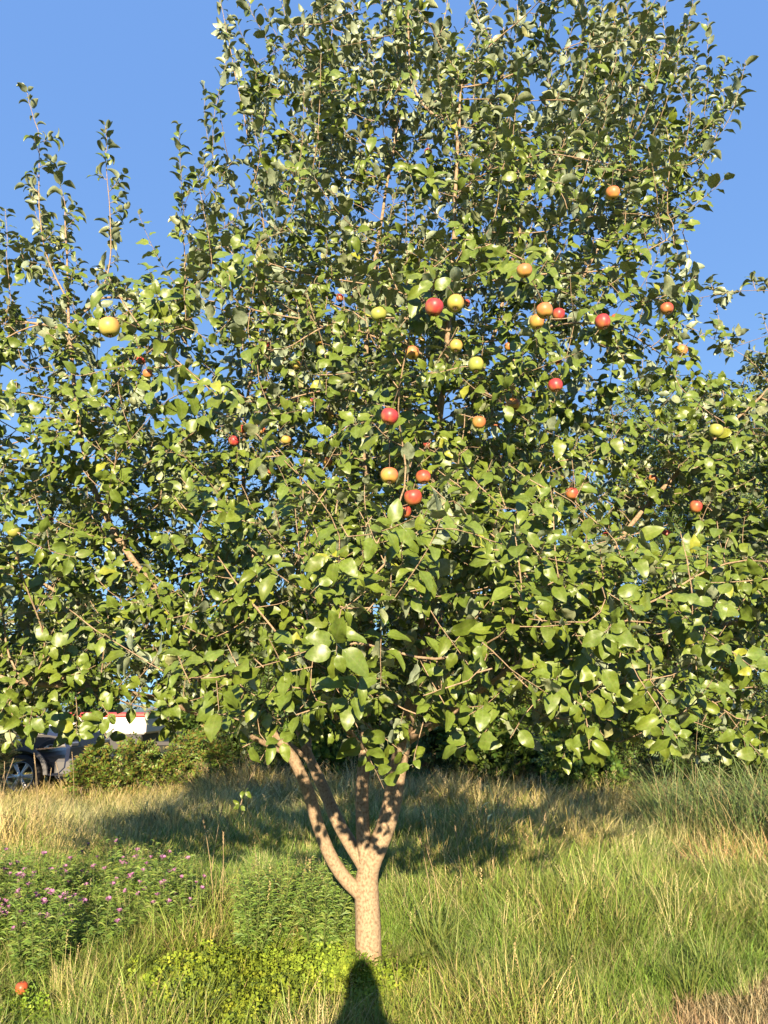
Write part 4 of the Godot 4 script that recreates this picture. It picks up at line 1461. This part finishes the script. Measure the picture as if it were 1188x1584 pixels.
func build_photographer() -> void:
	var at := Vector3(0.0, ground_at(0, 0.36), 0.36)
	var who := thing("person", "person in a dark hooded jacket holding up a phone, whose shadow reaches the trunk", "person", at)
	var skin := Color(0.42, 0.25, 0.17)
	var coat := Color(0.05, 0.06, 0.08)
	var jeans := Color(0.04, 0.06, 0.12)
	var shoe := Color(0.05, 0.045, 0.04)
	var b := []
	for s in [-1.0, 1.0]:
		b.append([Vector3(s * 0.09, 0.90, 0), Vector3(s * 0.10, 0.50, -0.015), 0.088, 0.060, jeans])
		b.append([Vector3(s * 0.10, 0.50, -0.015), Vector3(s * 0.105, 0.10, 0.02), 0.058, 0.040, jeans])
		b.append([Vector3(s * 0.105, 0.05, 0.04), Vector3(s * 0.12, 0.035, -0.15), 0.045, 0.034, shoe])
		b.append([Vector3(s * 0.165, 1.39, 0.01), Vector3(s * 0.27, 1.22, -0.10), 0.056, 0.046, coat])
		b.append([Vector3(s * 0.27, 1.22, -0.10), Vector3(s * 0.075, 1.42, -0.29), 0.044, 0.032, coat])
	b.append([Vector3(0, 0.92, 0.0), Vector3(0, 1.12, 0.0), 0.135, 0.120, coat])
	b.append([Vector3(-0.04, 1.14, 0.0), Vector3(-0.05, 1.30, 0.0), 0.115, 0.110, coat])
	b.append([Vector3(0.04, 1.14, 0.0), Vector3(0.05, 1.30, 0.0), 0.115, 0.110, coat])
	b.append([Vector3(-0.16, 1.40, 0.0), Vector3(0.16, 1.40, 0.0), 0.062, 0.062, coat])
	b.append([Vector3(0, 1.42, 0.03), Vector3(0, 1.60, 0.04), 0.15, 0.075, coat])  # the hood
	b.append([Vector3(0, 1.38, 0.0), Vector3(0, 1.52, -0.01), 0.060, 0.052, skin])
	var mb := MB.new()
	mb.coloured = true
	soft_body(b, 0.016, 0.035, mb)
	# head with nose, chin and ears
	var hd := [
		[Vector3(0, 1.50, -0.005), Vector3(0, 1.56, -0.01), 0.05, 0.05, skin],
		[Vector3(0, 1.625, 0.0), Vector3(0, 1.66, 0.01), 0.076, 0.080, skin],
		[Vector3(0, 1.575, -0.045), Vector3(0, 1.61, -0.03), 0.040, 0.052, skin],
		[Vector3(0, 1.622, -0.094), Vector3(0, 1.598, -0.103), 0.008, 0.013, skin],
		[Vector3(-0.020, 1.567, -0.083), Vector3(0.020, 1.567, -0.083), 0.007, 0.007, Color(0.38, 0.14, 0.11)],
		[Vector3(-0.033, 1.626, -0.073), Vector3(-0.030, 1.626, -0.075), 0.011, 0.011, Color(0.6, 0.58, 0.55)],
		[Vector3(0.033, 1.626, -0.073), Vector3(0.030, 1.626, -0.075), 0.011, 0.011, Color(0.6, 0.58, 0.55)],
		[Vector3(-0.079, 1.60, 0.0), Vector3(-0.082, 1.64, 0.008), 0.010, 0.013, skin],
		[Vector3(0.079, 1.60, 0.0), Vector3(0.082, 1.64, 0.008), 0.010, 0.013, skin],
	]
	soft_body(hd, 0.005, 0.012, mb)
	# hands: a palm beside the phone, four curled fingers and a thumb each
	for s in [-1.0, 1.0]:
		var h := []
		var w := Vector3(s * 0.072, 1.43, -0.30)
		h.append([w, w + Vector3(-s * 0.006, 0.075, -0.012), 0.024, 0.030, skin])
		for k in 4:
			var root := w + Vector3(s * 0.004, 0.052 + 0.021 * k, -0.022)
			var knee := root + Vector3(-s * 0.012, 0.006, -0.028 - 0.004 * (1.5 - absf(k - 1.5)))
			var tip := knee + Vector3(-s * 0.026, 0.002, -0.006)
			h.append([root, knee, 0.0095, 0.0088, skin])
			h.append([knee, tip, 0.0088, 0.0075, skin])
		var th := w + Vector3(-s * 0.010, 0.050, 0.014)
		h.append([th, th + Vector3(-s * 0.022, 0.036, 0.006), 0.012, 0.0105, skin])
		h.append([th + Vector3(-s * 0.022, 0.036, 0.006), th + Vector3(-s * 0.034, 0.060, 0.002), 0.0105, 0.0085, skin])
		soft_body(h, 0.0045, 0.006, mb)
	part("body", mb.mesh(vmat(0.75, 0.35)), who)
	var hair := MB.new()
	hair.coloured = true
	var dark := Color(0.03, 0.02, 0.014)
	soft_body([
		[Vector3(0, 1.665, 0.022), Vector3(0, 1.715, 0.02), 0.078, 0.050, dark],
		[Vector3(0, 1.64, 0.05), Vector3(0, 1.56, 0.05), 0.066, 0.05, dark],
	], 0.008, 0.03, hair)
	part("hair", hair.mesh(vmat(0.6, 0.4)), who)
	var ph := thing("phone", "black phone held up in front of the photographer's face", "phone", Vector3(0, at.y + 1.50, at.z - 0.335))
	var pb := MB.new()
	pb.box(Vector3(-0.037, -0.075, -0.004), Vector3(0.037, 0.075, 0.004), Color.WHITE, 0.002)
	part("case", pb.mesh(mat(Color(0.02, 0.02, 0.022), 0.4)), ph)
	var sc := MB.new()
	sc.box(Vector3(-0.034, -0.071, 0.0042), Vector3(0.034, 0.071, 0.0052), Color.WHITE, 0.0003)
	part("screen", sc.mesh(mat(Color(0.02, 0.025, 0.03), 0.1)), ph)
	var ln := MB.new()
	ln.lathe(PackedVector2Array([Vector2(0.0005, -0.0062), Vector2(0.006, -0.0062), Vector2(0.0065, -0.0042)]), 14, true)
	var lens := part("lens", ln.mesh(mat(Color(0.01, 0.01, 0.012), 0.1)), ph)
	lens.position = Vector3(0.02, 0.055, 0)
